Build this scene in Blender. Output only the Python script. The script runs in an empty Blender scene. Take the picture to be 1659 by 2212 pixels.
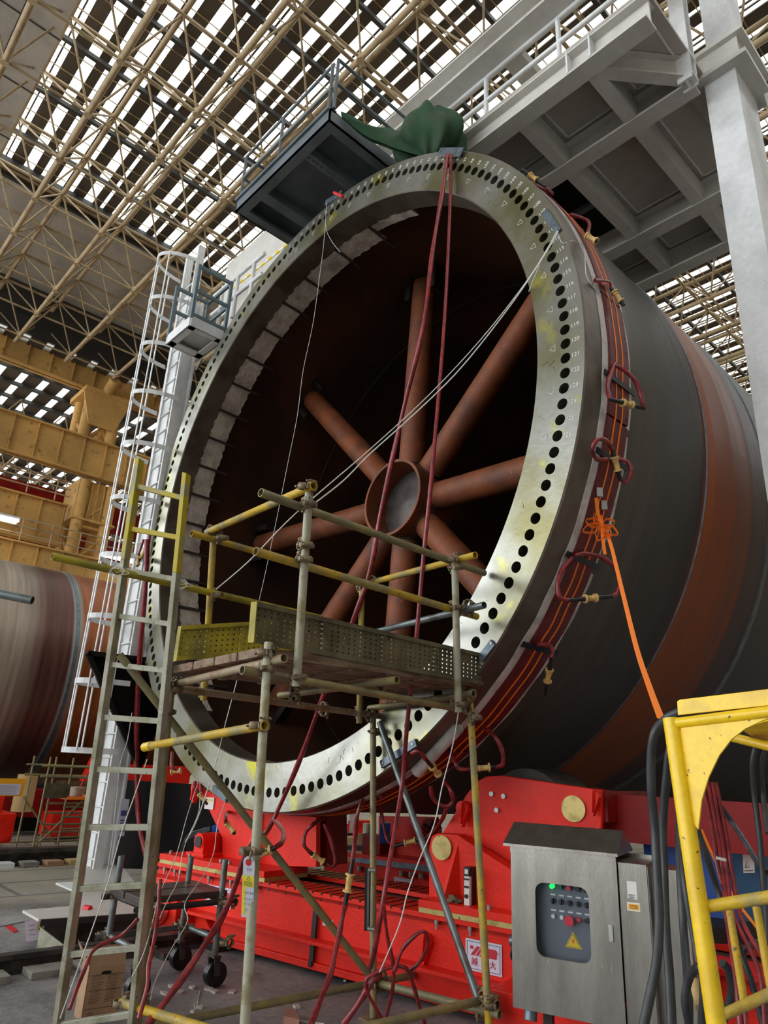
import bpy, bmesh, math, random
from math import sin, cos, pi, radians, atan2, hypot, sqrt
from mathutils import Vector, Matrix, Quaternion

random.seed(7)
SC = bpy.context.scene
COL = SC.collection

# ------------------------------------------------------------------ camera
F = 1505.4                       # focal length in pixels of the 1659 x 2212 frame
RM = Matrix(((0.681865, -0.221155, -0.697245), (0.729985, 0.266606, 0.62932), (0.046712, -0.938089, 0.34323)))
EYE = Vector((0, 0, 1.6))
cam_data = bpy.data.cameras.new('camera')
cam = bpy.data.objects.new('camera', cam_data)
COL.objects.link(cam)
cam_data.sensor_fit = 'VERTICAL'
cam_data.sensor_height = 36.0
cam_data.lens = 36.0 * F / 2212.0
cam_data.clip_start = 0.05
cam_data.clip_end = 400
_r, _d, _f = (Vector(RM.col[i]) for i in range(3))
m = Matrix((( _r.x, -_d.x, -_f.x, EYE.x), (_r.y, -_d.y, -_f.y, EYE.y), (_r.z, -_d.z, -_f.z, EYE.z), (0, 0, 0, 1)))
cam.matrix_world = m
SC.camera = cam

# ------------------------------------------------------------------ world, exposure
W = bpy.data.worlds.new('sky'); SC.world = W; W.use_nodes = True
bg = W.node_tree.nodes['Background']
bg.inputs['Color'].default_value = (0.93, 0.97, 1.0, 1)
bg.inputs['Strength'].default_value = 3.4
SC.view_settings.view_transform = 'Standard'
SC.view_settings.look = 'None'
SC.view_settings.exposure = 0.4
SC.view_settings.gamma = 1.0
SC.view_settings.use_curve_mapping = False
SC.cycles.max_bounces = 7
SC.cycles.diffuse_bounces = 4
SC.cycles.glossy_bounces = 3
SC.cycles.transmission_bounces = 4
SC.cycles.sample_clamp_indirect = 6.0

# ------------------------------------------------------------------ measuring helpers
def ray(x, y): return RM @ Vector(((x - 829.5) / F, (y - 1106.0) / F, 1.0))
def at(x, y, d): return EYE + ray(x, y) * d
def onz(x, y, z): r = ray(x, y); return EYE + r * ((z - 1.6) / r.z)
def onx(x, y, X): r = ray(x, y); return EYE + r * (X / r.x)
def ony(x, y, Y): r = ray(x, y); return EYE + r * (Y / r.y)
def onpl(x, y, P0, n): r = ray(x, y); return EYE + r * ((P0 - EYE).dot(n) / r.dot(n))
V = Vector
ZU = V((0, 0, 1))

# ------------------------------------------------------------------ materials
def lin(c):
    c = c / 255.0
    return c / 12.92 if c <= 0.04045 else ((c + 0.055) / 1.055) ** 2.4
def rgb(r, g, b): return (lin(r), lin(g), lin(b), 1)
MATS = {}
def mat(name, base, rough=0.6, metal=0.0, second=None, scale=3.0, cut=(0.45, 0.62), stretch=(1, 1, 1), third=None,
        scale3=12.0, cut3=(0.6, 0.66), bump=0.0, bscale=60.0, coat=0.0, emit=None, spec=0.5, trans=0.0):
    if name in MATS: return MATS[name]
    M = bpy.data.materials.new(name); M.use_nodes = True; MATS[name] = M
    nt = M.node_tree; N = nt.nodes; L = nt.links; B = N['Principled BSDF']
    B.inputs['Base Color'].default_value = base
    B.inputs['Roughness'].default_value = rough
    B.inputs['Metallic'].default_value = metal
    B.inputs['Specular IOR Level'].default_value = spec
    B.inputs['Coat Weight'].default_value = coat
    B.inputs['Coat Roughness'].default_value = 0.15
    tc = N.new('ShaderNodeTexCoord'); mp = N.new('ShaderNodeMapping'); mp.inputs['Scale'].default_value = stretch
    L.new(tc.outputs['Object'], mp.inputs['Vector'])
    col = None
    def layer(colr, sc, ct, prev):
        nz = N.new('ShaderNodeTexNoise'); nz.inputs['Scale'].default_value = sc; nz.inputs['Detail'].default_value = 6
        L.new(mp.outputs[0], nz.inputs['Vector'])
        cr = N.new('ShaderNodeMapRange'); cr.inputs[1].default_value = ct[0]; cr.inputs[2].default_value = ct[1]
        L.new(nz.outputs['Fac'], cr.inputs[0])
        mx = N.new('ShaderNodeMix'); mx.data_type = 'RGBA'
        L.new(cr.outputs[0], mx.inputs[0])
        if prev is None: mx.inputs[6].default_value = base
        else: L.new(prev, mx.inputs[6])
        mx.inputs[7].default_value = colr
        return mx.outputs[2]
    if second: col = layer(second, scale, cut, None)
    if third: col = layer(third, scale3, cut3, col)
    if col:      # fine grime over the coarse patches
        gz = N.new('ShaderNodeTexNoise'); gz.inputs['Scale'].default_value = scale * 9; gz.inputs['Detail'].default_value = 8; gz.inputs['Roughness'].default_value = 0.7
        L.new(mp.outputs[0], gz.inputs['Vector'])
        gr = N.new('ShaderNodeMapRange'); gr.inputs[1].default_value = 0.3; gr.inputs[2].default_value = 0.7; gr.inputs[3].default_value = 0.88; gr.inputs[4].default_value = 1.06
        L.new(gz.outputs['Fac'], gr.inputs[0])
        gm = N.new('ShaderNodeMix'); gm.data_type = 'RGBA'; gm.blend_type = 'MULTIPLY'; gm.inputs[0].default_value = 1
        L.new(col, gm.inputs[6]); L.new(gr.outputs[0], gm.inputs[7]); L.new(gm.outputs[2], B.inputs['Base Color'])
    if bump:
        nb = N.new('ShaderNodeTexNoise'); nb.inputs['Scale'].default_value = bscale; nb.inputs['Detail'].default_value = 4
        L.new(mp.outputs[0], nb.inputs['Vector'])
        bp = N.new('ShaderNodeBump'); bp.inputs['Strength'].default_value = bump; bp.inputs['Distance'].default_value = 0.02
        L.new(nb.outputs['Fac'], bp.inputs['Height']); L.new(bp.outputs[0], B.inputs['Normal'])
    if emit:
        B.inputs['Emission Color'].default_value = emit[0]; B.inputs['Emission Strength'].default_value = emit[1]
    if trans: B.inputs['Transmission Weight'].default_value = trans
    return M

M_red = mat('red_paint', rgb(236, 38, 12), 0.5, second=rgb(218, 28, 14), scale=1.7, cut=(0.4, 0.75), third=rgb(120, 16, 14), scale3=26, cut3=(0.72, 0.78), coat=0.08, spec=0.3, bump=0.12, bscale=45)
M_reddark = mat('dark_red_paint', rgb(140, 14, 12), 0.5, spec=0.25, second=rgb(106, 9, 10), scale=2, cut=(0.4, 0.7))  # darker copy of the red; on rear roller plates it carries recess shade
M_blue = mat('blue_paint', rgb(10, 92, 190), 0.4, second=rgb(8, 74, 160), scale=1.5)
M_yellow = mat('yellow_paint', rgb(240, 200, 20), 0.42, second=rgb(205, 165, 30), scale=4, cut=(0.5, 0.75), third=rgb(70, 55, 30), scale3=38, cut3=(0.68, 0.72), coat=0.2)
M_scafy = mat('worn_yellow_pipe', rgb(196, 160, 34), 0.55, second=rgb(142, 132, 88), scale=5, cut=(0.42, 0.6), third=rgb(95, 85, 66), scale3=30, cut3=(0.66, 0.72), bump=0.2, bscale=90)
M_scafg = mat('galvanised_pipe', rgb(130, 122, 92), 0.5, 0.2, second=rgb(156, 142, 90), scale=6, cut=(0.45, 0.65), third=rgb(84, 76, 60), scale3=34, cut3=(0.66, 0.74), bump=0.2, bscale=90)
M_scafw = mat('pale_worn_pipe', rgb(168, 164, 142), 0.5, 0.1, second=rgb(140, 130, 92), scale=9, cut=(0.5, 0.62), third=rgb(92, 84, 70), scale3=40, cut3=(0.68, 0.74))
M_scaft = mat('tan_rusty_pipe', rgb(156, 140, 112), 0.6, second=rgb(132, 88, 60), scale=8, cut=(0.45, 0.65), third=rgb(170, 160, 140), scale3=18, cut3=(0.6, 0.7))
M_steelpipe = mat('grey_steel_pipe', rgb(126, 136, 138), 0.4, 0.6, second=rgb(100, 104, 100), scale=8)
M_clamp = mat('rusty_clamp', rgb(146, 130, 102), 0.55, 0.2, second=rgb(98, 80, 58), scale=14, cut=(0.4, 0.6), third=rgb(150, 140, 116), scale3=30, cut3=(0.62, 0.7))
M_plank = mat('stained_plank', rgb(150, 130, 108), 0.8, second=rgb(110, 82, 60), scale=5, cut=(0.4, 0.65), third=rgb(160, 96, 70), scale3=7, cut3=(0.62, 0.72), stretch=(4, 1, 4), bump=0.3)
M_toey = mat('yellow_toe_board', rgb(176, 160, 36), 0.6, second=rgb(120, 112, 40), scale=5, cut=(0.4, 0.65))
M_toeg = mat('grey_toe_board', rgb(118, 112, 84), 0.5, 0.5, second=rgb(92, 84, 62), scale=7, cut=(0.4, 0.65))
M_alu = mat('aluminium', rgb(172, 170, 152), 0.45, 0.15, second=rgb(140, 138, 112), scale=6, third=rgb(120, 116, 92), scale3=20, cut3=(0.6, 0.72))
M_aluy = mat('yellow_stained_aluminium', rgb(190, 172, 50), 0.5, 0.1, second=rgb(166, 160, 116), scale=7, cut=(0.5, 0.6))
M_white = mat('white_paint', rgb(232, 234, 234), 0.5, second=rgb(216, 218, 218), scale=2, third=rgb(120, 116, 110), scale3=14, cut3=(0.74, 0.78))
M_greyp = mat('light_grey_paint', rgb(212, 209, 202), 0.5, second=rgb(196, 192, 185), scale=0.8)
M_panel = mat('grey_panel', rgb(186, 180, 171), 0.6, second=rgb(168, 162, 154), scale=0.5)
M_charc = mat('charcoal_paint', rgb(106, 116, 121), 0.55, second=rgb(86, 95, 100), scale=2)
M_bluegrey = mat('blue_grey_paint', rgb(96, 116, 124), 0.5)
M_ochre = mat('ochre_paint', rgb(206, 160, 88), 0.7, second=rgb(170, 132, 74), scale=0.35, cut=(0.35, 0.7), third=rgb(120, 96, 60), scale3=2.2, cut3=(0.6, 0.72))
M_truss = mat('cream_truss_paint', rgb(170, 148, 114), 0.6, second=rgb(134, 110, 80), scale=1.6, cut=(0.5, 0.7))
M_roof = mat('dark_roof_sheet', rgb(84, 74, 64), 0.7, second=rgb(66, 58, 50), scale=0.5, stretch=(0.3, 3, 1))
M_purlin = mat('dark_purlin', rgb(56, 54, 52), 0.6)
M_black = mat('black_tape', rgb(20, 20, 22), 0.35)
M_rubber = mat('black_rubber', rgb(44, 46, 48), 0.45, second=rgb(60, 62, 64), scale=12)
M_redcable = mat('dark_red_sleeve', rgb(150, 38, 44), 0.4, second=rgb(110, 24, 30), scale=22, cut=(0.4, 0.6), coat=0.2)
M_ceram = mat('cream_ceramic', rgb(222, 190, 120), 0.45, second=rgb(200, 160, 90), scale=20)
M_orange = mat('orange_webbing', rgb(255, 132, 30), 0.6)
M_blanket = mat('maroon_blanket', rgb(110, 24, 24), 0.55, second=rgb(84, 16, 18), scale=9, cut=(0.4, 0.7), bump=0.3, bscale=50)
M_cloth = mat('white_cloth', rgb(214, 210, 204), 0.85, second=rgb(176, 172, 166), scale=6, bump=0.5, bscale=18)
M_wool = mat('ceramic_fibre_cloth', rgb(196, 186, 172), 0.95, second=rgb(150, 140, 128), scale=5, cut=(0.4, 0.7), bump=0.7, bscale=14)
M_wire = mat('white_wire', rgb(220, 220, 214), 0.5)
M_rust = mat('rusty_tube', rgb(128, 66, 30), 0.62, 0.1, second=rgb(92, 50, 30), scale=3.5, cut=(0.38, 0.66), third=rgb(168, 88, 44), scale3=16, cut3=(0.68, 0.74), bump=0.25)
M_dkplate = mat('dark_plate', rgb(92, 84, 80), 0.42, 0.5, second=rgb(60, 52, 50), scale=3)
M_bracket = mat('dark_bracket', rgb(52, 46, 44), 0.6, 0.3)
M_zinc = mat('zinc_strip', rgb(110, 122, 132), 0.4, 0.6, second=rgb(90, 100, 108), scale=14)
M_brass = mat('brass_plate', rgb(196, 176, 112), 0.4, 0.5, second=rgb(160, 140, 80), scale=9, third=rgb(60, 48, 30), scale3=24, cut3=(0.64, 0.7))
M_bolt = mat('bolt_steel', rgb(170, 170, 166), 0.35, 0.7)
M_stain = mat('brushed_stainless', rgb(158, 154, 146), 0.3, 0.9, second=rgb(134, 130, 122), scale=2.0, cut=(0.35, 0.7), stretch=(6, 6, 1), third=rgb(196, 194, 188), scale3=9, cut3=(0.7, 0.8), bump=0.04, bscale=30)
M_label = mat('paper_label', rgb(224, 222, 216), 0.7)
M_ink = mat('dark_ink', rgb(60, 56, 60), 0.7)
M_blueink = mat('blue_ink', rgb(70, 84, 140), 0.7)
M_logo = mat('crimson_print', rgb(196, 34, 56), 0.6)
M_signw = mat('lilac_white_sign', rgb(214, 214, 230), 0.5)
M_tagy = mat('yellow_print', rgb(240, 224, 60), 0.6)
M_card = mat('cardboard', rgb(168, 134, 104), 0.85, second=rgb(150, 118, 90), scale=4)
M_tarp = mat('green_tarpaulin', rgb(34, 74, 46), 0.8, second=rgb(62, 76, 52), scale=2.5, cut=(0.5, 0.68), bump=0.9, bscale=5)
M_blackt = mat('black_tarpaulin', rgb(27, 22, 22), 0.8, spec=0.1, second=rgb(16, 13, 13), scale=1.5, cut=(0.4, 0.6), bump=0.5, bscale=5)
M_dirtymetal = mat('dirty_rail_steel', rgb(58, 54, 52), 0.55, 0.4, second=rgb(84, 80, 76), scale=8)
M_conc = mat('block_concrete', rgb(150, 146, 138), 0.9, second=rgb(120, 116, 108), scale=6, bump=0.5)
M_debris = mat('pale_plaster', rgb(196, 184, 178), 0.9)
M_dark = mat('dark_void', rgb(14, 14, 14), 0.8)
M_signo = mat('amber_board', rgb(250, 176, 20), 0.5)
M_green = mat('lit_green', rgb(20, 200, 80), 0.4, emit=(rgb(20, 230, 90), 1.2))
M_redlamp = mat('red_button', rgb(220, 30, 50), 0.35)
M_dgreen = mat('dark_green_button', rgb(24, 84, 74), 0.35)
M_tube = mat('fluorescent_tube', (1, 1, 1, 1), 0.5, emit=((1, 1, 1, 1), 3.0))
M_glass = mat('window_pane', (0.9, 0.95, 1, 1), 0.08, trans=1.0)
M_glass.node_tree.nodes['Principled BSDF'].inputs['IOR'].default_value = 1.15
M_redtape = mat('red_tape', rgb(214, 40, 50), 0.5)
M_wood = mat('timber_block', rgb(190, 160, 110), 0.8)

# flange steel with olive and yellow crayon stains and chalky patches
M_flange = mat('machined_flange', rgb(164, 164, 156), 0.32, 0.88, second=rgb(130, 126, 92), scale=1.1, cut=(0.42, 0.64),
               third=rgb(196, 190, 70), scale3=2.6, cut3=(0.62, 0.74), bump=0.05, bscale=25)
# outer shell: mill scale, a band of rust, a dark band behind the weld (bands run along the axis)
def shell_mat(name, y0, stops, rough, metal):
    M = bpy.data.materials.new(name); M.use_nodes = True
    nt = M.node_tree; N = nt.nodes; L = nt.links; B = N['Principled BSDF']
    tc = N.new('ShaderNodeTexCoord'); sp = N.new('ShaderNodeSeparateXYZ'); L.new(tc.outputs['Object'], sp.inputs[0])
    mr = N.new('ShaderNodeMapRange'); mr.inputs[1].default_value = y0; mr.inputs[2].default_value = y0 + 10
    L.new(sp.outputs['Y'], mr.inputs[0])
    cr = N.new('ShaderNodeValToRGB'); cr.color_ramp.interpolation = 'LINEAR'
    el = cr.color_ramp.elements
    while len(el) > 1: el.remove(el[-1])
    for i, (p, c) in enumerate(stops):
        e = el[0] if i == 0 else el.new(p / 10.0)
        e.position = p / 10.0; e.color = c
    L.new(mr.outputs[0], cr.inputs[0])
    mp = N.new('ShaderNodeMapping'); mp.inputs['Scale'].default_value = (0.35, 9, 0.35); L.new(tc.outputs['Object'], mp.inputs[0])
    nz = N.new('ShaderNodeTexNoise'); nz.inputs['Scale'].default_value = 1.2; nz.inputs['Detail'].default_value = 7; L.new(mp.outputs[0], nz.inputs['Vector'])
    m2 = N.new('ShaderNodeMapRange'); m2.inputs[1].default_value = 0.3; m2.inputs[2].default_value = 0.7; m2.inputs[3].default_value = 0.62; m2.inputs[4].default_value = 1.3
    L.new(nz.outputs['Fac'], m2.inputs[0])
    mx = N.new('ShaderNodeMix'); mx.data_type = 'RGBA'; mx.blend_type = 'MULTIPLY'; mx.inputs[0].default_value = 1
    L.new(cr.outputs[0], mx.inputs[6]); L.new(m2.outputs[0], mx.inputs[7]); L.new(mx.outputs[2], B.inputs['Base Color'])
    m3 = N.new('ShaderNodeMapRange'); m3.inputs[1].default_value = 0.3; m3.inputs[2].default_value = 0.7; m3.inputs[3].default_value = rough - 0.08; m3.inputs[4].default_value = rough + 0.1
    L.new(nz.outputs['Fac'], m3.inputs[0]); L.new(m3.outputs[0], B.inputs['Roughness'])
    B.inputs['Metallic'].default_value = metal
    B.inputs['Specular IOR Level'].default_value = 0.35
    return M
M_scale = shell_mat('mill_scale_shell', 0.0, [(0, rgb(92, 80, 66)), (.8, rgb(80, 72, 62)), (1.95, rgb(54, 50, 48)), (2.1, rgb(156, 76, 26)), (3.0, rgb(134, 64, 22)), (3.1, rgb(74, 50, 44)), (3.45, rgb(70, 52, 48)), (3.52, rgb(150, 146, 140)), (3.58, rgb(66, 60, 56)), (9, rgb(66, 60, 56))], 0.46, 0.2)
M_scale2 = shell_mat('banded_shell', -5.0, [(0, rgb(150, 134, 120)), (6.5, rgb(160, 144, 130)), (7.0, rgb(96, 62, 54)), (7.55, rgb(100, 64, 56)), (7.6, rgb(170, 166, 160)), (7.75, rgb(150, 140, 130)), (7.8, rgb(150, 84, 42)), (9.6, rgb(140, 76, 38))], 0.4, 0.35)
M_inner = mat('rust_lined_wall', rgb(84, 50, 30), 0.6, 0.1, second=rgb(50, 34, 26), scale=0.8, cut=(0.35, 0.65), third=rgb(88, 48, 28), scale3=2.5, cut3=(0.6, 0.75))
M_liner = mat('flange_bore_steel', rgb(112, 102, 90), 0.5, 0.5, second=rgb(84, 74, 64), scale=2.2)

def floor_mat():
    M = bpy.data.materials.new('concrete_floor'); M.use_nodes = True
    nt = M.node_tree; N = nt.nodes; L = nt.links; B = N['Principled BSDF']
    tc = N.new('ShaderNodeTexCoord'); sp = N.new('ShaderNodeSeparateXYZ'); L.new(tc.outputs['Object'], sp.inputs[0])
    nz = N.new('ShaderNodeTexNoise'); nz.inputs['Scale'].default_value = 1.3; nz.inputs['Detail'].default_value = 9; L.new(tc.outputs['Object'], nz.inputs['Vector'])
    cr = N.new('ShaderNodeValToRGB'); cr.color_ramp.elements[0].color = rgb(78, 80, 84); cr.color_ramp.elements[1].color = rgb(172, 168, 166)
    cr.color_ramp.elements[0].position = 0.36; cr.color_ramp.elements[1].position = 0.66
    nf = N.new('ShaderNodeTexNoise'); nf.inputs['Scale'].default_value = 14; nf.inputs['Detail'].default_value = 10; nf.inputs['Roughness'].default_value = .75; L.new(tc.outputs['Object'], nf.inputs['Vector'])
    av = N.new('ShaderNodeMix'); av.inputs[0].default_value = .4; L.new(nz.outputs['Fac'], av.inputs[2]); L.new(nf.outputs['Fac'], av.inputs[3])
    L.new(av.outputs[0], cr.inputs[0])
    # slabs farther off are a warmer tan, with dark joints
    br = N.new('ShaderNodeTexBrick'); br.inputs['Scale'].default_value = 1.0; br.inputs['Mortar Size'].default_value = 0.035
    br.inputs['Brick Width'].default_value = 3.2; br.inputs['Row Height'].default_value = 0.95
    br.inputs['Color1'].default_value = rgb(172, 158, 134); br.inputs['Color2'].default_value = rgb(148, 144, 128); br.inputs['Mortar'].default_value = rgb(80, 74, 66)
    mp = N.new('ShaderNodeMapping'); mp.inputs['Rotation'].default_value = (0, 0, radians(90)); L.new(tc.outputs['Object'], mp.inputs[0]); L.new(mp.outputs[0], br.inputs['Vector'])
    m1 = N.new('ShaderNodeMapRange'); m1.inputs[1].default_value = -8.6; m1.inputs[2].default_value = -9.4; L.new(sp.outputs['X'], m1.inputs[0])
    mx = N.new('ShaderNodeMix'); mx.data_type = 'RGBA'; L.new(m1.outputs[0], mx.inputs[0]); L.new(cr.outputs[0], mx.inputs[6])
    mul = N.new('ShaderNodeMix'); mul.data_type = 'RGBA'; mul.blend_type = 'MULTIPLY'; mul.inputs[0].default_value = 0.5
    L.new(br.outputs['Color'], mul.inputs[6]); L.new(cr.outputs[0], mul.inputs[7])
    mix2 = N.new('ShaderNodeMix'); mix2.data_type = 'RGBA'; mix2.inputs[0].default_value = 0.35; L.new(br.outputs['Color'], mix2.inputs[6]); L.new(cr.outputs[0], mix2.inputs[7])
    L.new(mix2.outputs[2], mx.inputs[7]); L.new(mx.outputs[2], B.inputs['Base Color'])
    B.inputs['Roughness'].default_value = 0.75
    n2 = N.new('ShaderNodeTexNoise'); n2.inputs['Scale'].default_value = 40; n2.inputs['Detail'].default_value = 6; L.new(tc.outputs['Object'], n2.inputs['Vector'])
    bp = N.new('ShaderNodeBump'); bp.inputs['Strength'].default_value = 0.3; bp.inputs['Distance'].default_value = 0.01
    L.new(n2.outputs['Fac'], bp.inputs['Height']); L.new(bp.outputs[0], B.inputs['Normal'])
    return M
M_floor = floor_mat()

def skylight_mat():
    M = bpy.data.materials.new('translucent_sheet'); M.use_nodes = True
    nt = M.node_tree; N = nt.nodes; L = nt.links
    N.remove(N['Principled BSDF'])
    t = N.new('ShaderNodeBsdfTranslucent'); t.inputs['Color'].default_value = (0.93, 0.94, 0.9, 1)
    L.new(t.outputs[0], N['Material Output'].inputs['Surface'])
    return M
M_sky = skylight_mat()

def stripe_mat(name, c1, c2, scale, d=(1, 0, 0)):
    M = bpy.data.materials.new(name); M.use_nodes = True
    nt = M.node_tree; N = nt.nodes; L = nt.links; B = N['Principled BSDF']
    tc = N.new('ShaderNodeTexCoord'); dt = N.new('ShaderNodeVectorMath'); dt.operation = 'DOT_PRODUCT'; dt.inputs[1].default_value = d
    L.new(tc.outputs['Object'], dt.inputs[0])
    ml = N.new('ShaderNodeMath'); ml.operation = 'MULTIPLY'; ml.inputs[1].default_value = scale; L.new(dt.outputs['Value'], ml.inputs[0])
    fr = N.new('ShaderNodeMath'); fr.operation = 'FRACT'; L.new(ml.outputs[0], fr.inputs[0])
    gt = N.new('ShaderNodeMath'); gt.operation = 'GREATER_THAN'; gt.inputs[1].default_value = 0.5; L.new(fr.outputs[0], gt.inputs[0])
    mx = N.new('ShaderNodeMix'); mx.data_type = 'RGBA'; L.new(gt.outputs[0], mx.inputs[0]); mx.inputs[6].default_value = c1; mx.inputs[7].default_value = c2
    L.new(mx.outputs[2], B.inputs['Base Color']); B.inputs['Roughness'].default_value = 0.5
    return M

# ------------------------------------------------------------------ mesh collector
class MB:
    def __init__(s): s.v = []; s.f = []; s.sm = []
    def add(s, vs, fs, smooth=False):
        n = len(s.v); s.v += [V(p) for p in vs]; s.f += [tuple(i + n for i in f) for f in fs]; s.sm += [smooth] * len(fs); return s
    def box(s, a, b):
        x0, x1 = sorted((a[0], b[0])); y0, y1 = sorted((a[1], b[1])); z0, z1 = sorted((a[2], b[2]))
        return s.add([(x0, y0, z0), (x1, y0, z0), (x1, y1, z0), (x0, y1, z0), (x0, y0, z1), (x1, y0, z1), (x1, y1, z1), (x0, y1, z1)],
                     [(0, 3, 2, 1), (4, 5, 6, 7), (0, 1, 5, 4), (1, 2, 6, 5), (2, 3, 7, 6), (3, 0, 4, 7)])
    def obox(s, o, ex, ey, ez):          # corner and three edge vectors
        o, ex, ey, ez = V(o), V(ex), V(ey), V(ez)
        if ex.cross(ey).dot(ez) < 0: o = o + ey; ey = -ey
        p = [o, o + ex, o + ex + ey, o + ey]; p += [q + ez for q in p]
        return s.add(p, [(0, 3, 2, 1), (4, 5, 6, 7), (0, 1, 5, 4), (1, 2, 6, 5), (2, 3, 7, 6), (3, 0, 4, 7)])
    def beam(s, a, b, w, h, up=ZU):      # rectangular bar from a to b
        a, b = V(a), V(b); d = (b - a).normalized(); x = d.cross(up)
        if x.length < 1e-4: x = d.cross(V((0, 1, 0)))
        x.normalize(); y = x.cross(d).normalized()
        return s.obox(a - x * w / 2 - y * h / 2, x * w, y * h, b - a)
    def ibeam(s, a, b, w, h, t=0.02, up=ZU):
        a, b = V(a), V(b); d = (b - a).normalized(); x = d.cross(up).normalized(); y = x.cross(d).normalized()
        s.beam(a + y * (h - t) / 2, b + y * (h - t) / 2, w, t, up); s.beam(a - y * (h - t) / 2, b - y * (h - t) / 2, w, t, up)
        return s.beam(a, b, t, h - 2 * t, up)
    def tube(s, a, b, r, n=12, r2=None, hollow=0.0, caps=True):
        a, b = V(a), V(b); r2 = r if r2 is None else r2
        d = (b - a).normalized(); x = d.orthogonal().normalized(); y = d.cross(x)
        vs = []
        for c, rr in ((a, r), (b, r2)):
            vs += [c + (x * cos(2 * pi * i / n) + y * sin(2 * pi * i / n)) * rr for i in range(n)]
        s.add(vs, [(i, (i + 1) % n, n + (i + 1) % n, n + i) for i in range(n)], True)
        if hollow:
            vi = []
            for c, rr in ((a, r), (b, r2)):
                vi += [c + (x * cos(2 * pi * i / n) + y * sin(2 * pi * i / n)) * rr * hollow for i in range(n)]
            s.add(vi, [(i, n + i, n + (i + 1) % n, (i + 1) % n) for i in range(n)], True)
            for k in (0, n):
                ring = vs[k:k + n] + vi[k:k + n]
                s.add(ring, [((i, n + i, n + (i + 1) % n, (i + 1) % n) if k == 0 else (i, (i + 1) % n, n + (i + 1) % n, n + i)) for i in range(n)])
        elif caps:
            s.add(vs[:n], [tuple(range(n - 1, -1, -1))]); s.add(vs[n:], [tuple(range(n))])
        return s
    def path(s, pts, r, n=8, closed=False, twist=0.0, lobes=0, flat=None):
        pts = [V(p) for p in pts]; m_ = len(pts); vs = []
        x = None
        for i, p in enumerate(pts):
            a = pts[max(i - 1, 0)] if not closed else pts[i - 1]; b = pts[min(i + 1, m_ - 1)] if not closed else pts[(i + 1) % m_]
            d = (b - a).normalized()
            x = d.orthogonal().normalized() if x is None else (x - d * x.dot(d)).normalized()
            y = d.cross(x)
            rr = r(i / (m_ - 1)) if callable(r) else r
            for k in range(n):
                an = 2 * pi * k / n
                q = rr * (1 + (0.16 * cos(lobes * (an + twist * i)) if lobes else 0))
                qy = q * (flat if flat else 1)
                vs.append(p + x * cos(an) * q + y * sin(an) * qy)
        fs = []
        for i in range(m_ - (0 if closed else 1)):
            j = (i + 1) % m_
            fs += [(i * n + k, i * n + (k + 1) % n, j * n + (k + 1) % n, j * n + k) for k in range(n)]
        if not closed: s.add([], [])
        s.add(vs, fs, True)
        if not closed:
            s.add(vs[:n], [tuple(range(n - 1, -1, -1))]); s.add(vs[-n:], [tuple(range(n))])
        return s
    def prism(s, pts, ext):
        pts = [V(p) for p in pts]; ext = V(ext); n = len(pts)
        nn = V((0, 0, 0))
        for i in range(n): nn += (pts[i] - pts[0]).cross(pts[(i + 1) % n] - pts[0])
        if nn.dot(ext) > 0: pts = pts[::-1]
        return s.add(pts + [p + ext for p in pts], [tuple(range(n)), tuple(range(2 * n - 1, n - 1, -1))] + [(i, i + n, (i + 1) % n + n, (i + 1) % n) for i in range(n)])
    def disc(s, c, nrm, r, t, n=24, r2=None):
        nrm = V(nrm).normalized(); return s.tube(V(c), V(c) + nrm * t, r, n, r2)
    def ring(s, c, nrm, r, rt, n=20, k=8):   # torus
        nrm = V(nrm).normalized(); x = nrm.orthogonal().normalized(); y = nrm.cross(x)
        return s.path([V(c) + (x * cos(2 * pi * i / n) + y * sin(2 * pi * i / n)) * r for i in range(n)], rt, k, True)
    def strip(s, pts, side, w, t):       # flat tape following pts, width along side(i)
        pts = [V(p) for p in pts]; n = len(pts); vs = []
        for i, p in enumerate(pts):
            d = (pts[min(i + 1, n - 1)] - pts[max(i - 1, 0)]).normalized()
            sd = V(side(i) if callable(side) else side); sd = (sd - d * sd.dot(d)).normalized(); nr = d.cross(sd)
            ww = w(i) if callable(w) else w
            vs += [p - sd * ww / 2 - nr * t / 2, p + sd * ww / 2 - nr * t / 2, p + sd * ww / 2 + nr * t / 2, p - sd * ww / 2 + nr * t / 2]
        fs = [(0, 1, 2, 3), (4 * n - 1, 4 * n - 2, 4 * n - 3, 4 * n - 4)]
        for i in range(n - 1):
            fs += [(4 * i + k, 4 * i + 4 + k, 4 * i + 4 + (k + 1) % 4, 4 * i + (k + 1) % 4) for k in range(4)]
        return s.add(vs, fs)

BASE = {}
def root_of(o):
    while o.parent: o = o.parent
    return o
def build(name, mb, material, parent=None, label=None, bevel=0.0):
    me = bpy.data.meshes.new(name)
    off = BASE.get(root_of(parent).name, V((0, 0, 0))) if parent else V((0, 0, 0))
    me.from_pydata([tuple(p - off) for p in mb.v], [], mb.f)
    me.polygons.foreach_set('use_smooth', mb.sm)
    me.materials.append(material); me.update()
    o = bpy.data.objects.new(name, me); COL.objects.link(o)
    if parent: o.parent = parent
    if label: o['label'] = label
    if bevel:
        b = o.modifiers.new('edges', 'BEVEL'); b.width = bevel; b.segments = 2; b.limit_method = 'ANGLE'; b.angle_limit = radians(40)
    return o
def tag(o, label=None, cat=None, group=None, kind=None):
    if label: o['label'] = label
    if cat: o['category'] = cat
    if group: o['group'] = group
    if kind: o['kind'] = kind
    return o
def thing(name, label, cat, base=(0, 0, 0), group=None):
    o = bpy.data.objects.new(name, None); COL.objects.link(o); o.empty_display_size = 0.1
    o.location = base; BASE[o.name] = V(base)
    return tag(o, label, cat, group)
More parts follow.
